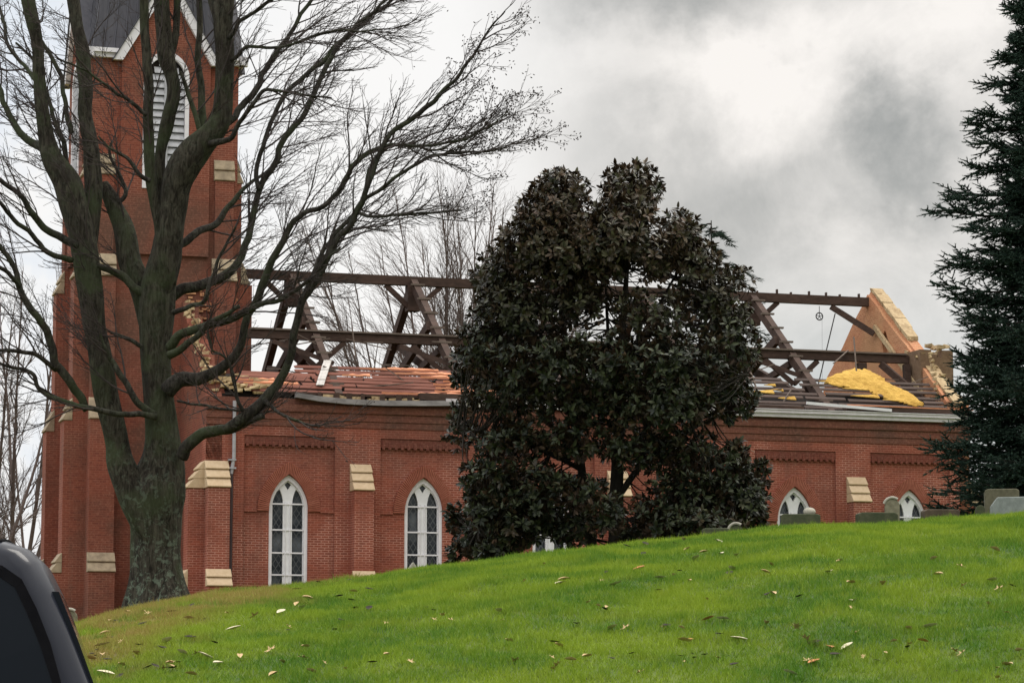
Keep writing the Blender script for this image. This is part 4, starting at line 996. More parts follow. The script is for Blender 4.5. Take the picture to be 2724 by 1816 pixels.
def magnolia():
    MY = 55.; base = atd(1418, 1252, MY); base[2] = float(hgt(base[0], MY)) - .1
    o = empty('magnolia_tree', tuple(base)); tag(o, 'broad dark evergreen magnolia with rusty brown top in front of the nave', 'tree')
    tr = Tubes()
    def lim(pts, y0, y1, n=20, sides=9):
        m = len(pts); P = [atd(u, v, MY + y0 + (y1 - y0) * i / (m - 1)) for i, (u, v, w_) in enumerate(pts)]; W = [w_ * MY / 6500 / 2 for *_, w_ in pts]
        q = spline(np.hstack([np.array(P), np.array(W)[:, None]]), n); tr.add(q[:, :3], np.maximum(q[:, 3], .01), sides); return q
    paths = [lim([(1418, 1262, 52), (1418, 1230, 40), (1416, 1140, 33), (1420, 1040, 28), (1425, 900, 24), (1430, 760, 17), (1440, 620, 11), (1450, 440, 5)], 0, 0, 30),
             lim([(1360, 1262, 28), (1345, 1150, 22), (1335, 1070, 20), (1322, 980, 17), (1310, 860, 14), (1290, 700, 10), (1270, 450, 4)], .5, -.3, 26),
             lim([(1420, 1140, 16), (1480, 1060, 14), (1560, 1000, 11), (1660, 950, 7), (1720, 930, 4)], 0, -.8), lim([(1420, 1060, 14), (1480, 990, 12), (1560, 880, 9), (1640, 720, 5)], 0, .7),
             lim([(1340, 1080, 13), (1260, 1040, 10), (1150, 1000, 7), (1050, 985, 4)], .3, -.9), lim([(1325, 960, 12), (1240, 900, 9), (1130, 850, 5)], 0, .6), lim([(1425, 860, 12), (1480, 760, 9), (1570, 600, 5)], 0, -.5),
             lim([(1310, 900, 10), (1250, 780, 8), (1160, 660, 4)], 0, -.6), lim([(1418, 1200, 12), (1500, 1180, 9), (1620, 1160, 6), (1720, 1140, 4)], 0, -1), lim([(1350, 1200, 10), (1240, 1190, 8), (1100, 1210, 5)], .3, -1.),
             lim([(1425, 940, 12), (1400, 800, 9), (1390, 640, 6), (1380, 540, 4)], 0, 1.2), lim([(1560, 900, 8), (1640, 850, 6), (1720, 860, 3)], -.4, -1.4)]
    LB = [(1450, 435, 72, 62), (1430, 500, 75, 50), (1285, 450, 72, 62), (1255, 500, 75, 60), (1210, 560, 70, 65), (1390, 560, 110, 80), (1560, 540, 52, 62), (1595, 610, 58, 66), (1300, 590, 110, 80), (1140, 640, 58, 70),
          (1190, 720, 110, 95), (1330, 690, 80, 60), (1500, 590, 75, 55), (1640, 700, 80, 66), (1690, 640, 42, 30), (1680, 790, 68, 84), (1500, 720, 95, 60), (1390, 830, 130, 70), (1120, 790, 72, 74), (1240, 840, 150, 75), (1540, 840, 150, 80), (1075, 850, 48, 44),
          (1150, 910, 95, 48), (1340, 920, 150, 62), (1520, 930, 140, 62), (1660, 915, 85, 55), (1052, 1000, 34, 36), (1170, 1010, 95, 50), (1320, 1010, 90, 42), (1560, 1040, 100, 58), (1690, 1040, 26, 40), (1445, 1030, 70, 45), (1660, 1090, 75, 50), (1745, 1085, 30, 36),
          (1120, 1100, 62, 56), (1220, 1110, 85, 52), (1330, 1130, 70, 38), (1570, 1140, 110, 60), (1690, 1150, 76, 58), (1735, 1190, 40, 34), (1090, 1215, 52, 56), (1180, 1200, 85, 56), (1290, 1210, 40, 40), (1330, 1215, 40, 42), (1500, 1200, 70, 44), (1620, 1210, 110, 40), (1060, 1270, 34, 26), (1045, 1190, 22, 30), (1110, 1160, 50, 40), (1150, 1255, 60, 30), (1480, 1235, 60, 24), (1560, 1225, 70, 24), (1060, 950, 26, 30), (1230, 1160, 50, 40), (1130, 1265, 60, 20), (1390, 1180, 40, 50)]
    GAPS = [(1415, 665, 26, 22), (1545, 640, 28, 24), (1370, 770, 24, 15), (1455, 800, 14, 22), (1350, 1245, 26, 26), (1345, 1000, 18, 14), (1150, 980, 30, 14), (1455, 1200, 14, 34), (1460, 620, 15, 30), (1245, 1225, 14, 26), (1240, 660, 14, 20), (1350, 720, 20, 16), (1490, 690, 20, 20), (1600, 660, 16, 22), (1250, 780, 18, 12), (1600, 800, 18, 16), (1470, 880, 22, 12), (1290, 950, 24, 12), (1330, 1090, 20, 16), (1490, 1100, 20, 14)]
    pm = 6500 / MY; C, A, BR = [], [], []
    for (u, v, ru, rv) in LB:
        edge = abs(u - 1400) / 330; dep = max(.25, 2.4 * math.sqrt(max(0., 1 - edge ** 2))) * (.45 + .55 * min(1, (v - 380) / 450))
        cnt = int(ru * rv / (44 if v < 640 or v > 1040 else 56)); rr = (ru + rv) / 2 / pm
        offs = [random.uniform(-1, -.4) * dep, random.uniform(-.3, .6) * dep, random.uniform(.5, 1) * dep] if dep > 1 else [random.uniform(-.6, .2) * dep, random.uniform(-.1, .7) * dep]
        for of in offs:
            c = atd(u, v, MY + of)
            for _ in range(int(cnt * (.95 if of < 0 else .5))):
                d = rand_unit(); s_ = random.random() ** .38
                x, z = d[0] * s_ * ru, d[2] * s_ * rv
                if any(((u + x - gu) / gr) ** 2 + ((v - z - gv) / gz) ** 2 < 1 and random.random() < .8 for gu, gv, gr, gz in GAPS): continue
                p = c + np.array([x / pm, d[1] * s_ * rr, z / pm]); C.append(p); A.append(nz(d * .9 + UP * .5 + .35 * rand_unit()))
                vv = v - z; BR.append(max(0, min(1, (780 - vv) / 300)) * random.uniform(.25, 1) if random.random() < .85 else random.uniform(0, .5))
    C = np.array(C); A = np.array(A); BR = np.array(BR); n = 10; N = len(C)
    print('magnolia rosettes', N)
    ax = np.repeat(A, n, 0); cc_ = np.repeat(C, n, 0); br = np.repeat(BR, n) * rng.uniform(.3, 1.2, N * n)
    e1 = np.cross(ax, rng.normal(size=(N * n, 3))); e1 /= np.linalg.norm(e1, axis=1, keepdims=True)
    tilt = rng.uniform(.35, 1.6, N * n)[:, None]; dirn = ax * np.cos(tilt) + e1 * np.sin(tilt); dirn[:, 2] -= .12
    dirn /= np.linalg.norm(dirn, axis=1, keepdims=True)
    sd_ = np.cross(dirn, ax); sd_ /= np.linalg.norm(sd_, axis=1, keepdims=True) + 1e-9; nr = np.cross(sd_, dirn)
    ln = rng.uniform(.10, .175, (N * n, 1)); wd = ln * rng.uniform(.17, .23, (N * n, 1)); st = cc_ + dirn * .015; cup = wd * .35; dr = nr * ln * rng.uniform(-.22, .05, (N * n, 1))
    V = np.stack([st, st + dirn * ln * .38 + sd_ * wd + nr * cup, st + dirn * ln * .4, st + dirn * ln * .38 - sd_ * wd + nr * cup, st + dirn * ln * .75 + sd_ * wd * .75 + nr * cup * .7 + dr * .4, st + dirn * ln * .75 + dr * .4, st + dirn * ln * .75 - sd_ * wd * .75 + nr * cup * .7 + dr * .4, st + dirn * ln + dr], 1)
    q = np.array([(0, 1, 2), (0, 2, 3), (1, 4, 5), (1, 5, 2), (2, 5, 6), (2, 6, 3), (4, 7, 5), (5, 7, 6)])
    T = (np.arange(N * n)[:, None, None] * 8 + q[None]).reshape(-1, 3)
    tone = np.repeat(rng.random(N * n) ** 1.6, 8); brn = np.repeat(np.clip(br, 0, 1), 8)
    link_mesh('crown', np_mesh('crown', V.reshape(-1, 3) - base, T, {'tone': tone, 'brown': brn}), M['leaf'], o)
    tree_xyz = np.concatenate([p[:, :3] for p in paths]); rads = np.concatenate([p[:, 3] for p in paths])
    for i in range(0, N, 3):                                                 # branchlets from the nearest limb to the leaf clusters
        d = np.linalg.norm(tree_xyz - C[i], axis=1); j = int(np.argmin(d + .4 * np.maximum(0, tree_xyz[:, 2] - C[i][2])))
        mid = (tree_xyz[j] + C[i]) / 2 + np.array([0, 0, -.12 * d[j]]) + rand_unit() * .06
        if d[j] < 2.2: tr.add(spline(np.array([tree_xyz[j], mid, C[i]]), 6), np.linspace(min(rads[j], .018), .005, 6), 4)
    tr.build('trunk', M['bark_dark'], o, loc=base)
magnolia()

def conifer(name, label, u, Y, z_top, boughs, count, r_base, r_top, seed, droop=.25, dens=1., sparse=False, z_lo=None, group=None, zmax_boost=0):
    random.seed(seed); base = at(u * K, 1400, Y); base[2] = float(hgt(base[0], Y)) - .1
    o = empty(name, tuple(base)); tag(o, label, 'tree', group)
    tr = Tubes(); H = z_top - base[2]; tr.add([base + UP * H * f for f in (0, .2, .4, .6, .8, 1)], [.24, .2, .16, .12, .07, .02], 9)
    br = Tubes(); S = []                                                     # S: needle-clad shoots (a, b)
    jobs = [(atd(uu, vv, Y + dy), None) for uu, vv, dy in boughs]
    for k in range(count):
        f = (k + random.random()) / count; z = (z_lo if z_lo is not None else base[2] + .5) + f * (z_top - (z_lo if z_lo is not None else base[2] + .5)); a = k * 2.399 + random.uniform(-.5, .5)
        rr = (r_base + (r_top - r_base) * f) * random.uniform(.6, 1.05); jobs.append((np.array([base[0] + rr * math.cos(a), base[1] + rr * math.sin(a), z]), a))
    for tip, a in jobs:
        hl = np.linalg.norm((tip - base)[:2]); st = np.array([base[0], base[1], tip[2] + hl * .12 + .1])
        mid = st * .45 + tip * .55 - UP * hl * droop * .45
        q = spline(np.array([st, mid, tip]), 14); br.add(q, np.linspace(.045, .008, 14), 5)
        t0 = 3 if not sparse else 5
        for i in range(t0, 14):
            t = nz(q[min(i + 1, 13)] - q[i - 1]); sdv = nz(np.cross(t, UP))
            for rep in range(2 if dens >= 1 else 1):
                for sg in (-1, 1):
                    l = hl * random.uniform(.11, .30) * (1.1 - .5 * i / 13) + .12
                    d = t * random.uniform(.5, .95) + sdv * sg * random.uniform(.45, 1.) + UP * random.uniform(-.75, .25)
                    p0 = q[i] + (q[i - 1] - q[i]) * random.random(); b = grow(p0, d, l, 4, .10, UP * .07); br.add(b, np.linspace(.012, .005, 5), 3)
                    for m_ in range(4): S.append((b[m_], b[m_ + 1]))
                    for m_ in range(1, 5):
                        for s2 in (-1, 1):
                            if random.random() < .82:
                                tt = nz(b[m_] - b[m_ - 1]); dd = tt * .75 + nz(np.cross(tt, UP)) * s2 * random.uniform(.4, .9) + UP * random.uniform(-.35, .45)
                                S.append((b[m_], b[m_] + nz(dd) * random.uniform(.09, .2)))
        for i in range(5, 13): S.append((q[i], q[i + 1]))
    tr.build('trunk', M['bark_dark'], o, loc=base); br.build('branches', M['bark_dark'], o, loc=base)
    S = np.array(S); a, b = S[:, 0], S[:, 1]; N = len(S); nn = 18 if not sparse else 8
    A = np.repeat(a, nn, 0); B = np.repeat(b, nn, 0); f = rng.random((N * nn, 1)); c = A + (B - A) * f; t = B - A; tl = np.linalg.norm(t, axis=1, keepdims=True) + 1e-6; t = t / tl
    e = np.cross(t, rng.normal(size=t.shape)); e /= np.linalg.norm(e, axis=1, keepdims=True) + 1e-9; s_ = np.cross(t, e)
    ndl = (t * .75 + e * .65) * rng.uniform(.03, .052, (N * nn, 1)) ; w_ = .0068 if not sparse else .008
    V1 = np.stack([c - s_ * w_, c + s_ * w_, c + ndl], 1).reshape(-1, 3)
    # the shoots' own bodies: flat crosses
    e = np.cross(S[:, 1] - S[:, 0], rng.normal(size=(N, 3))); e /= np.linalg.norm(e, axis=1, keepdims=True) + 1e-9; g_ = np.cross(nz(S[:, 1] - S[:, 0]), e); g_ /= np.linalg.norm(g_, axis=1, keepdims=True) + 1e-9
    r_ = .02 if not sparse else .012
    V2 = np.stack([a - e * r_, a + e * r_, b, a - g_ * r_, a + g_ * r_, b], 1).reshape(-1, 3)
    V = np.concatenate([V1, V2]); T = np.arange(len(V)).reshape(-1, 3)
    tone = np.concatenate([np.repeat(rng.random(N * nn), 3), np.repeat(rng.random(N * 2), 3) * .5])
    link_mesh('crown', np_mesh('crown', V - base, T, {'tone': tone}), M['needle'], o); print(name, N)
SPR = [(2352, 12, -.2), (2320, 20, .2), (2338, 95, 0), (2300, 130, -.2), (2275, 190, .3), (2250, 262, -.2), (2243, 292, .2), (2262, 330, -.4), (2240, 385, .1), (2200, 455, -.1), (2152, 482, .1), (2195, 440, .4), (2230, 520, -.5), (2250, 570, .3), (2210, 590, -.2), (2178, 608, .3), (2170, 655, -.2), (2205, 690, .2), (2235, 730, -.4), (2255, 770, .3), (2270, 800, -.2),
       (2205, 815, .2), (2225, 850, -.3), (2195, 895, .2), (2215, 925, -.3), (2200, 965, .3), (2170, 1015, -.4), (2145, 1030, .0), (2175, 1050, -.6), (2200, 1085, .2), (2230, 1110, -.5), (2240, 1145, .3), (2260, 1160, -.4)]
conifer('spruce_tree', 'tall dark spruce cut off by the right edge of the picture', 2480, 58., 17.5, SPR, 400, 2.9, .35, 3)
conifer('far_evergreen', 'sparse evergreen top rising behind the ridge beam right of the magnolia', 1640, 112., 19.2, [(1660, 540, 0), (1680, 560, .5), (1645, 575, 0), (1735, 640, 0), (1725, 660, .5), (1700, 620, -.5), (1760, 770, 0), (1745, 700, .3), (1775, 790, 0)], 34, 2.6, .5, 8, droop=-.35, dens=.5, sparse=True, z_lo=9.)
random.seed(77)

# ------------------------------------------------------------------ gravestones
def stone_mat(name, c1, c2): return plain(name, c1, c2, 14, .9, .35)
MS_dark = stone_mat('mossy_stone', (.045, .055, .028), (.085, .085, .05)); MS_grey = stone_mat('grey_granite', (.16, .18, .17), (.26, .28, .27)); MS_tan = stone_mat('tan_gravestone', (.13, .12, .078), (.24, .22, .15)); MS_pale = stone_mat('pale_stone', (.30, .285, .235), (.44, .41, .34))
def stone(u0, u1, vt, Y, thick, m, label, shape='flat', extra=None):
    """photo display pixels; the foot is sunk into the turf"""
    p0 = atd(u0, vt, Y); p1 = atd(u1, vt, Y); cx = (p0[0] + p1[0]) / 2; hw = (p1[0] - p0[0]) / 2; zb = float(hgt(cx, Y)) - .12; h = p0[2] - zb
    o = None; mb = MB()
    if shape == 'round': pts = [(-hw, 0), (hw, 0), (hw, h - hw)] + [(hw * math.cos(a), h - hw + hw * math.sin(a)) for a in np.linspace(.15, math.pi - .15, 14)] + [(-hw, h - hw)]
    elif shape == 'gable': pts = [(-hw, 0), (hw, 0), (hw, h - .12), (hw * .72, h), (-hw * .72, h), (-hw, h - .14)]
    elif shape == 'peak': pts = [(-hw, 0), (hw, 0), (hw, h * .72), (0, h), (-hw, h * .72)]
    else: pts = [(-hw, 0), (hw, 0), (hw, h - .03), (hw - .05, h), (-hw + .05, h), (-hw, h - .03)]
    mb.prism(pts, lambda x, z: (x, -thick / 2, z), lambda x, z: (x, thick / 2, z))
    o = mb.build('gravestone', m, None, bevel=.012, loc=(cx, Y, zb)); o.rotation_euler = (random.uniform(-.03, .03), random.uniform(-.02, .02), random.uniform(-.15, .15))
    tag(o, label, 'gravestone', 'gravestones along the hill crest')
    if extra == 'ball':
        bm = bmesh.new(); bmesh.ops.create_uvsphere(bm, u_segments=20, v_segments=12, radius=.1); me = bpy.data.meshes.new('finial'); bm.to_mesh(me); bm.free()
        b = link_mesh('finial', me, MS_pale, o, True, (.16, 0, h + .05)); b.scale = (1.15, 1, .8)
    if extra == 'arch':
        t = Tubes(); t.add([((hw + .02) * math.cos(a), -thick / 2, h - hw + (hw + .02) * math.sin(a)) for a in np.linspace(.9, 2.9, 12)], [.03] * 12, 6); t.build('pale_edge', MS_pale, o)
    return o
stone(1612, 1678, 1213, 51.2, .3, MS_dark, 'low wide mossy gravestone under the right side of the magnolia')
stone(1675, 1706, 1204, 52.0, .16, MS_dark, 'small round topped gravestone with a pale rim right of the magnolia', 'round', 'arch')
stone(1793, 1884, 1181, 51.6, .4, MS_dark, 'broad dark gravestone block topped by a pale ball', 'flat', 'ball')
stone(1968, 2058, 1177, 52.5, .35, MS_dark, 'long low brown gravestone in front of the round arched one')
stone(2030, 2064, 1145, 54.5, .18, MS_tan, 'tall round arched gravestone with a pale curved rim', 'round', 'arch')
stone(2118, 2200, 1170, 52.5, .35, plain('brown_stone', (.06, .045, .03), (.11, .08, .055), 14, .9, .3), 'low brown gravestone right of the last arched window')
stone(2262, 2340, 1124, 53.5, .4, plain('dark_tan_stone', (.075, .07, .042), (.13, .12, .08), 14, .9, .35), 'tall square brown gravestone beneath the spruce')
stone(2240, 2262, 1160, 52.5, .15, MS_dark, 'small round gravestone left of the tall square one', 'round')
stone(2277, 2372, 1143, 51.5, .5, MS_grey, 'light grey granite gravestone with chamfered shoulders at the right edge', 'gable')
stone(145, 178, 1401, 49.5, .16, MS_tan, 'round weathered gravestone beside the dark vehicle near the tower foot', 'round', 'arch')
stone(932, 962, 1290, 52.5, .2, MS_pale, 'tiny pale pointed stone below the second arched window', 'peak')

# ------------------------------------------------------------------ fallen leaves (each one its own thing)
def leaf_shape(kind):
    mb = MB()
    if kind == 'oak':
        pts = []; n = 18
        for i in range(n):
            a = 2 * math.pi * i / n; r = .085 * (1.15 if i % 3 == 0 else .55) * (1.3 if abs(a - math.pi / 2) < .5 else 1); pts.append((r * math.cos(a) * .75, r * math.sin(a)))
        z = lambda x, y: .05 * (x / .08) ** 2 + .03 * y / .1
        i0 = len(mb.v); mb.v.append((0, 0, .0))
        for x, y in pts: mb.v.append((x, y, z(x, y)))
        for k in range(n): mb.f.append((0, 1 + k, 1 + (k + 1) % n))
    else:
        Ln, Wd, curl = {'pale': (.23, .06, .5), 'tan': (.17, .045, .8), 'dark': (.16, .06, .3), 'orange': (.18, .055, .4)}[kind]; n = 8
        for i in range(n + 1):
            f = i / n; hw = Wd * math.sin(math.pi * min(1, max(0, f * .96 + .02))) ** .8; y = (f - .5) * Ln; zc = .25 * Ln * (f - .4) ** 2
            for s in (-1, 0, 1): mb.v.append((s * hw * .9, y, zc + abs(s) * hw * curl))
        for i in range(n):
            for s in (0, 1): a = i * 3 + s; mb.f.append((a, a + 1, a + 4, a + 3))
    me = bpy.data.meshes.new('leaf'); me.from_pydata(mb.v, [], mb.f)
    return me
def leafmat(n_, c1, c2): return plain(n_, c1, c2, 25, .75, .1, .12)
LK = {'pale': (leafmat('pale_leaf', (.55, .48, .33), (.70, .63, .46)), 'pale cream curled magnolia leaf lying on the green lawn'),
      'tan': (leafmat('tan_leaf', (.44, .30, .15), (.56, .42, .24)), 'tan curled leaf lying on the lawn'),
      'dark': (leafmat('dark_leaf', (.022, .018, .014), (.045, .035, .025)), 'dark brown withered leaf lying on the lawn'),
      'orange': (leafmat('orange_leaf', (.40, .17, .065), (.50, .24, .10)), 'orange brown leaf lying flat on the lawn'),
      'oak': (leafmat('oak_leaf', (.38, .26, .13), (.52, .38, .2)), 'light brown lobed oak leaf lying on the lawn')}
LM = {}
for k_, (m_, _) in LK.items():
    LM[k_] = leaf_shape(k_); LM[k_].materials.append(m_); LM[k_].polygons.foreach_set('use_smooth', [True] * len(LM[k_].polygons))
def put_leaf(u, v, kind, size=1., tilt=.25):
    size *= .8
    p = hit(u, v)
    if p is None: return
    o = bpy.data.objects.new('fallen_leaf', LM[kind]); col.objects.link(o); o.location = (p[0], p[1], p[2] + .045); s = size * random.uniform(.85, 1.2); o.scale = (s, s, s)
    o.rotation_euler = (random.uniform(-tilt, tilt) + .12, random.uniform(-tilt, tilt), random.uniform(0, 6.28)); tag(o, LK[kind][1], 'leaf', kind + ' fallen leaves')
q = lambda x, y: (1300 + x / 1.6517, 1350 + y / 1.6517)
for x, y, kd in [(1010, 163, 'pale'), (1020, 217, 'pale'), (1090, 226, 'pale'), (872, 196, 'tan'), (910, 243, 'pale'), (945, 211, 'tan'), (856, 155, 'tan'), (820, 172, 'dark'), (688, 173, 'dark'), (607, 181, 'dark'), (680, 215, 'dark'), (1068, 286, 'pale'), (1058, 305, 'dark'), (1240, 270, 'tan'), (1218, 303, 'tan'), (1497, 299, 'pale'), (1592, 353, 'tan'), (1732, 354, 'tan'), (1955, 241, 'tan'), (2075, 272, 'oak'), (1975, 310, 'tan'), (2085, 362, 'oak'), (2212, 340, 'pale'), (2240, 373, 'oak'), (2305, 367, 'dark'), (2225, 202, 'tan'),
                 (660, 284, 'orange'), (330, 332, 'tan'), (316, 350, 'pale'), (556, 357, 'pale'), (752, 325, 'pale'), (1225, 398, 'dark'), (1250, 398, 'tan'), (1365, 407, 'dark'), (1603, 432, 'pale'), (520, 459, 'tan'), (510, 468, 'dark'), (964, 510, 'orange'), (782, 535, 'dark'), (1028, 512, 'pale'), (600, 543, 'oak'), (545, 552, 'pale'), (386, 532, 'dark'), (1220, 532, 'tan'), (1353, 543, 'oak'), (1845, 551, 'tan'), (1935, 547, 'pale'), (1908, 611, 'orange'), (290, 612, 'dark'), (310, 628, 'tan'), (1015, 577, 'dark'), (1100, 595, 'pale'), (860, 604, 'tan'), (890, 605, 'orange'), (1440, 608, 'dark'), (1425, 622, 'pale'), (1395, 592, 'oak'), (1500, 637, 'orange'), (1577, 634, 'pale'), (1523, 668, 'dark'), (1430, 705, 'orange'), (1402, 695, 'oak'), (2047, 648, 'oak'), (2078, 658, 'oak'), (2330, 655, 'tan'), (115, 690, 'oak'), (300, 708, 'oak'), (360, 690, 'tan'), (432, 677, 'tan'), (1080, 715, 'dark'), (660, 748, 'oak'), (1325, 750, 'pale'), (2280, 718, 'tan'), (45, 475, 'pale'), (90, 605, 'tan')]:
    put_leaf(*q(x, y), kd)
q2 = lambda x, y: (x / 2.352, 1150 + y / 2.352)
for x, y, kd in [(800, 1145, 'tan'), (925, 1150, 'oak'), (1072, 1145, 'dark'), (1200, 1103, 'dark'), (890, 1220, 'dark'), (1180, 1190, 'tan'), (1855, 1000, 'dark'), (1995, 955, 'dark'), (2190, 942, 'dark'), (2120, 1045, 'dark'), (2210, 1015, 'tan'), (2310, 1000, 'dark'), (1860, 1098, 'tan'), (1885, 1120, 'pale'), (1758, 1145, 'pale'), (1590, 1170, 'oak'), (1925, 1062, 'tan'), (2200, 1070, 'dark'), (2225, 1125, 'dark'), (1460, 1255, 'pale'), (1340, 1340, 'dark'), (1190, 1310, 'dark'), (1042, 1335, 'pale'), (1010, 1372, 'dark'), (868, 1358, 'dark'), (685, 1310, 'dark'), (660, 1280, 'tan'), (635, 1355, 'pale'), (640, 1420, 'tan'), (760, 1490, 'tan'), (672, 1445, 'dark'), (925, 1500, 'dark'), (970, 1490, 'dark'), (1020, 1505, 'oak'), (1075, 1505, 'dark'), (1140, 1405, 'pale'), (1230, 1415, 'oak'), (1295, 1432, 'pale'), (1690, 1390, 'oak'), (1765, 1470, 'tan'), (1910, 1365, 'tan'), (1900, 1435, 'oak'), (1365, 1468, 'pale'), (1195, 1540, 'tan'), (1710, 1545, 'tan'), (1955, 1530, 'tan'), (660, 1540, 'pale'), (750, 1555, 'dark'), (560, 1445, 'tan'), (2330, 1475, 'dark'), (2140, 1200, 'dark'), (2310, 1125, 'dark'), (1500, 1440, 'tan'), (850, 1420, 'tan')]:
    put_leaf(*q2(x, y), kd)
for _ in range(16):                                                            # small drifts where the wind left them
    u0, v0 = random.uniform(220, 2650), random.uniform(1480, 1800)
    for _k in range(random.choice((2, 3, 5))): put_leaf(u0 + random.gauss(0, 26), v0 + random.gauss(0, 9), random.choice(['tan', 'dark', 'oak', 'dark']), .62)
for _ in range(40): put_leaf(random.uniform(180, 2720), random.uniform(1500, 1812), random.choice(['tan', 'dark', 'oak', 'oak', 'tan']), .6)

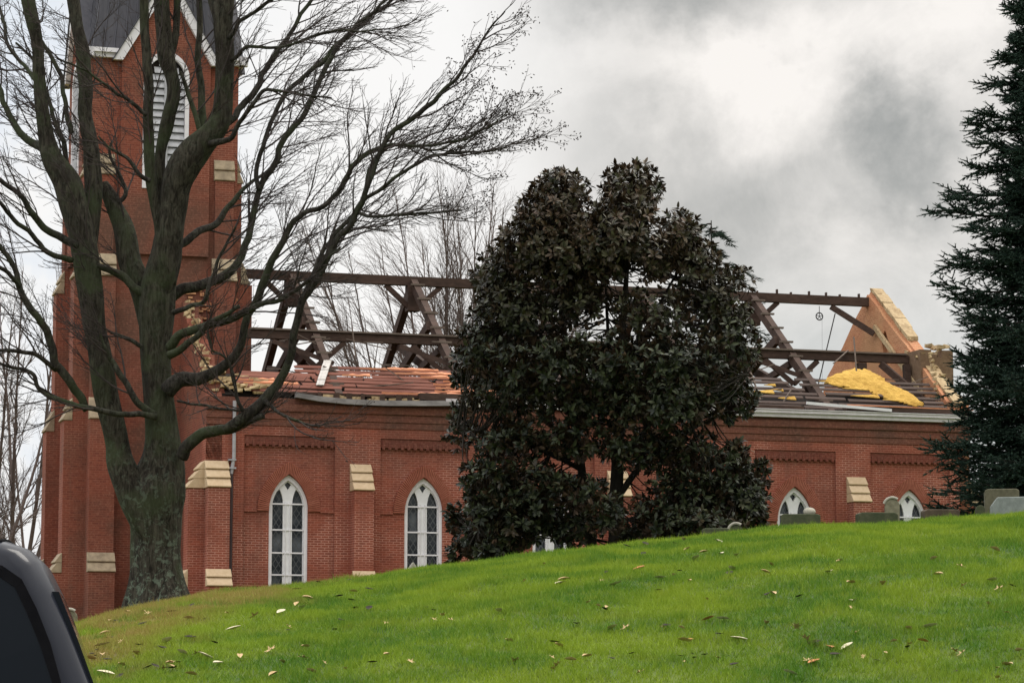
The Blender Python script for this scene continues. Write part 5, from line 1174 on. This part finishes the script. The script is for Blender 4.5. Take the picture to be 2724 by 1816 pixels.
# ------------------------------------------------------------------ dark vehicle on the road, its rear corner in the picture
def vehicle():
    paint, t, b = mat('dark_car_paint'); b.inputs['Base Color'].default_value = (.045, .048, .058, 1); b.inputs['Metallic'].default_value = .0; b.inputs['Roughness'].default_value = .3; b.inputs['Coat Weight'].default_value = .2; b.inputs['Specular IOR Level'].default_value = .12; b.inputs['Coat Roughness'].default_value = .03
    n = t.noise(t.add('ShaderNodeTexCoord').outputs['Object'], 900, 1); t.link(t.mix(n, (.012, .014, .021, 1), (.020, .023, .033, 1)), b.inputs['Base Color'])
    glass, t, b = mat('tinted_glass'); b.inputs['Base Color'].default_value = (.008, .011, .015, 1); b.inputs['Roughness'].default_value = .08; b.inputs['Specular IOR Level'].default_value = .1
    rub = plain('black_rubber', (.003, .003, .004), (.006, .006, .007), 20, .8, .05, .06); trim = plain('car_trim', (.03, .03, .033), (.05, .05, .055), 30, .45, .05)
    loc = (-1.2, 9.1, -1.35)
    o = empty('parked_car', loc, R(-8.9) * -1); tag(o, 'dark grey car at the lower left corner, rear pillar and tinted side glass in view', 'car')
    # side profile (x, z): rear at the right
    up_ = [(-.02, .98), (-.05, 1.12), (-.095, 1.26), (-.145, 1.416), (-.205, 1.574), (-.26, 1.707), (-.31, 1.805), (-.355, 1.85), (-.43, 1.878), (-.9, 1.90), (-2.5, 1.89), (-2.95, 1.84), (-3.3, 1.62), (-3.75, 1.2)]
    lowp = [(-3.9, 1.13), (-4.6, 1.02), (-4.78, .9), (-4.82, .6), (-4.75, .32), (-.25, .32), (-.02, .42), (.04, .6), (.03, .9)]
    prof = up_ + lowp; Wd = 1.86
    def yoff(z, e):                    # tumblehome of the sides
        return e + (max(0, z - 1.0) ** 1.25) * .16
    secs = []
    cx, cz = -2.4, 1.0
    for e, sc_ in ((.0, .0), (.012, .010), (.05, .0)):
        pass
    lay = [(.0, .075), (.008, .052), (.024, .030), (.055, .012), (.11, .0), (.3, -.012), (.93, -.03), (1.56, -.012), (1.76, .0), (1.805, .012), (1.836, .03), (1.852, .052), (1.86, .075)]
    V = []
    for y, ins in lay:
        for x, z in prof:
            dx, dz = cx - x, cz - z; l_ = math.hypot(dx, dz); xx = x + dx / l_ * ins; zz = z + dz / l_ * ins
            th_ = yoff(zz, 0) if True else 0; yy = y + th_ * (1 - 2 * y / Wd)
            V.append((xx, yy, zz))
    n = len(prof); T = []
    for i in range(len(lay) - 1):
        for k in range(n): T.append((i * n + k, i * n + (k + 1) % n, (i + 1) * n + (k + 1) % n, (i + 1) * n + k))
    mb = MB(); mb.v = V; mb.f = T + [tuple(range(n)), tuple(range((len(lay) - 1) * n, len(lay) * n))]
    body = mb.build('body', paint, o, True)
    # side glass with its rubber seal, both sides
    def side(pts, grow_, d):
        cxm = sum(p[0] for p in pts) / len(pts); czm = sum(p[1] for p in pts) / len(pts)
        r = []
        for x, z in pts: l_ = math.hypot(x - cxm, z - czm); r.append((x + (x - cxm) / l_ * grow_, z + (z - czm) / l_ * grow_))
        return r
    rear_q = [(-.235, 1.30), (-.265, 1.416), (-.307, 1.539), (-.349, 1.637), (-.39, 1.721), (-.446, 1.76), (-.6, 1.79), (-1.35, 1.80), (-1.35, 1.12), (-.25, 1.12)]
    front_q = [(-1.5, 1.12), (-1.5, 1.80), (-2.55, 1.79), (-2.9, 1.72), (-3.45, 1.2), (-3.4, 1.12)]
    for nm, pts in (('side_window', rear_q), ('side_window', front_q)):
        for mir in (False, True):
            Yf = lambda z, d: (yoff(z, 0) - d) if not mir else (Wd - yoff(z, 0) + d)
            g_ = MB(); g_.prism(pts, lambda x, z: (x, Yf(z, .006), z), lambda x, z: (x, Yf(z, -.02), z)); gl = g_.build(nm, glass, o)
            s_ = MB(); ou = side(pts, .034, 0)
            for k in range(len(pts)):
                a, b_, c, d_ = pts[k], pts[(k + 1) % len(pts)], ou[(k + 1) % len(pts)], ou[k]
                s_.hexa([(a[0], Yf(a[1], -.02), a[1]), (b_[0], Yf(b_[1], -.02), b_[1]), (c[0], Yf(c[1], -.02), c[1]), (d_[0], Yf(d_[1], -.02), d_[1]), (a[0], Yf(a[1], .009), a[1]), (b_[0], Yf(b_[1], .009), b_[1]), (c[0], Yf(c[1], .005), c[1]), (d_[0], Yf(d_[1], .005), d_[1])])
            s_.build('window_seal', rub, gl)
    # rear window, roof seam
    rw = MB(); P = [(-.062, 1.16), (-.145, 1.416), (-.205, 1.574), (-.262, 1.71)]; C5 = [(.16, .0), (.35, .008), (.93, .022), (1.51, .008), (1.70, .0)]
    for (x0, z0), (x1, z1) in zip(P[:-1], P[1:]):
        for (ya, ca), (yb, cb_) in zip(C5[:-1], C5[1:]):
            rw.hexa([(x0 - .05, ya, z0), (x0 + ca + .012, ya, z0), (x0 + cb_ + .012, yb, z0), (x0 - .05, yb, z0), (x1 - .05, ya, z1), (x1 + ca + .012, ya, z1), (x1 + cb_ + .012, yb, z1), (x1 - .05, yb, z1)])
    rw.build('rear_window', glass, o, weld=.001)
    sm = Tubes(); p_ = [(-.43, yoff(1.77, 0) - .001, 1.772)] + [(V[i * n + 8][0], V[i * n + 8][1] - .001, V[i * n + 8][2] + .001) for i in range(7)]; sm.add(p_, [.006] * len(p_), 6); sm.build('roof_seam', rub, o)
    bp = MB(); bp.box(-.06, .09, .1, 1.76, .42, .68); bp.build('bumper', trim, o, bevel=.03)
    for y0, y1 in ((.02, .22), (1.64, 1.84)):
        lm = MB(); lm.box(-.05, .05, y0, y1, .78, 1.08); lm.build('tail_light', plain('red_lens', (.25, .01, .01), (.32, .015, .015), 5, .2, 0), o, bevel=.02)
    for x in (-.95, -3.85):
        for y in (.12, Wd - .12):
            t_ = Tubes(); t_.add([(x, y - .115, .36), (x, y - .1, .36), (x, y + .1, .36), (x, y + .115, .36)], [.30, .36, .36, .30], 28); wl = t_.build('wheel', rub, o)
            t_ = Tubes(); t_.add([(x, y - .118, .36), (x, y - .11, .36), (x, y + .11, .36), (x, y + .118, .36)], [.02, .235, .235, .02], 20); t_.build('rim', plain('alloy', (.4, .4, .42), (.5, .5, .52), 5, .35, 0), wl)
vehicle()
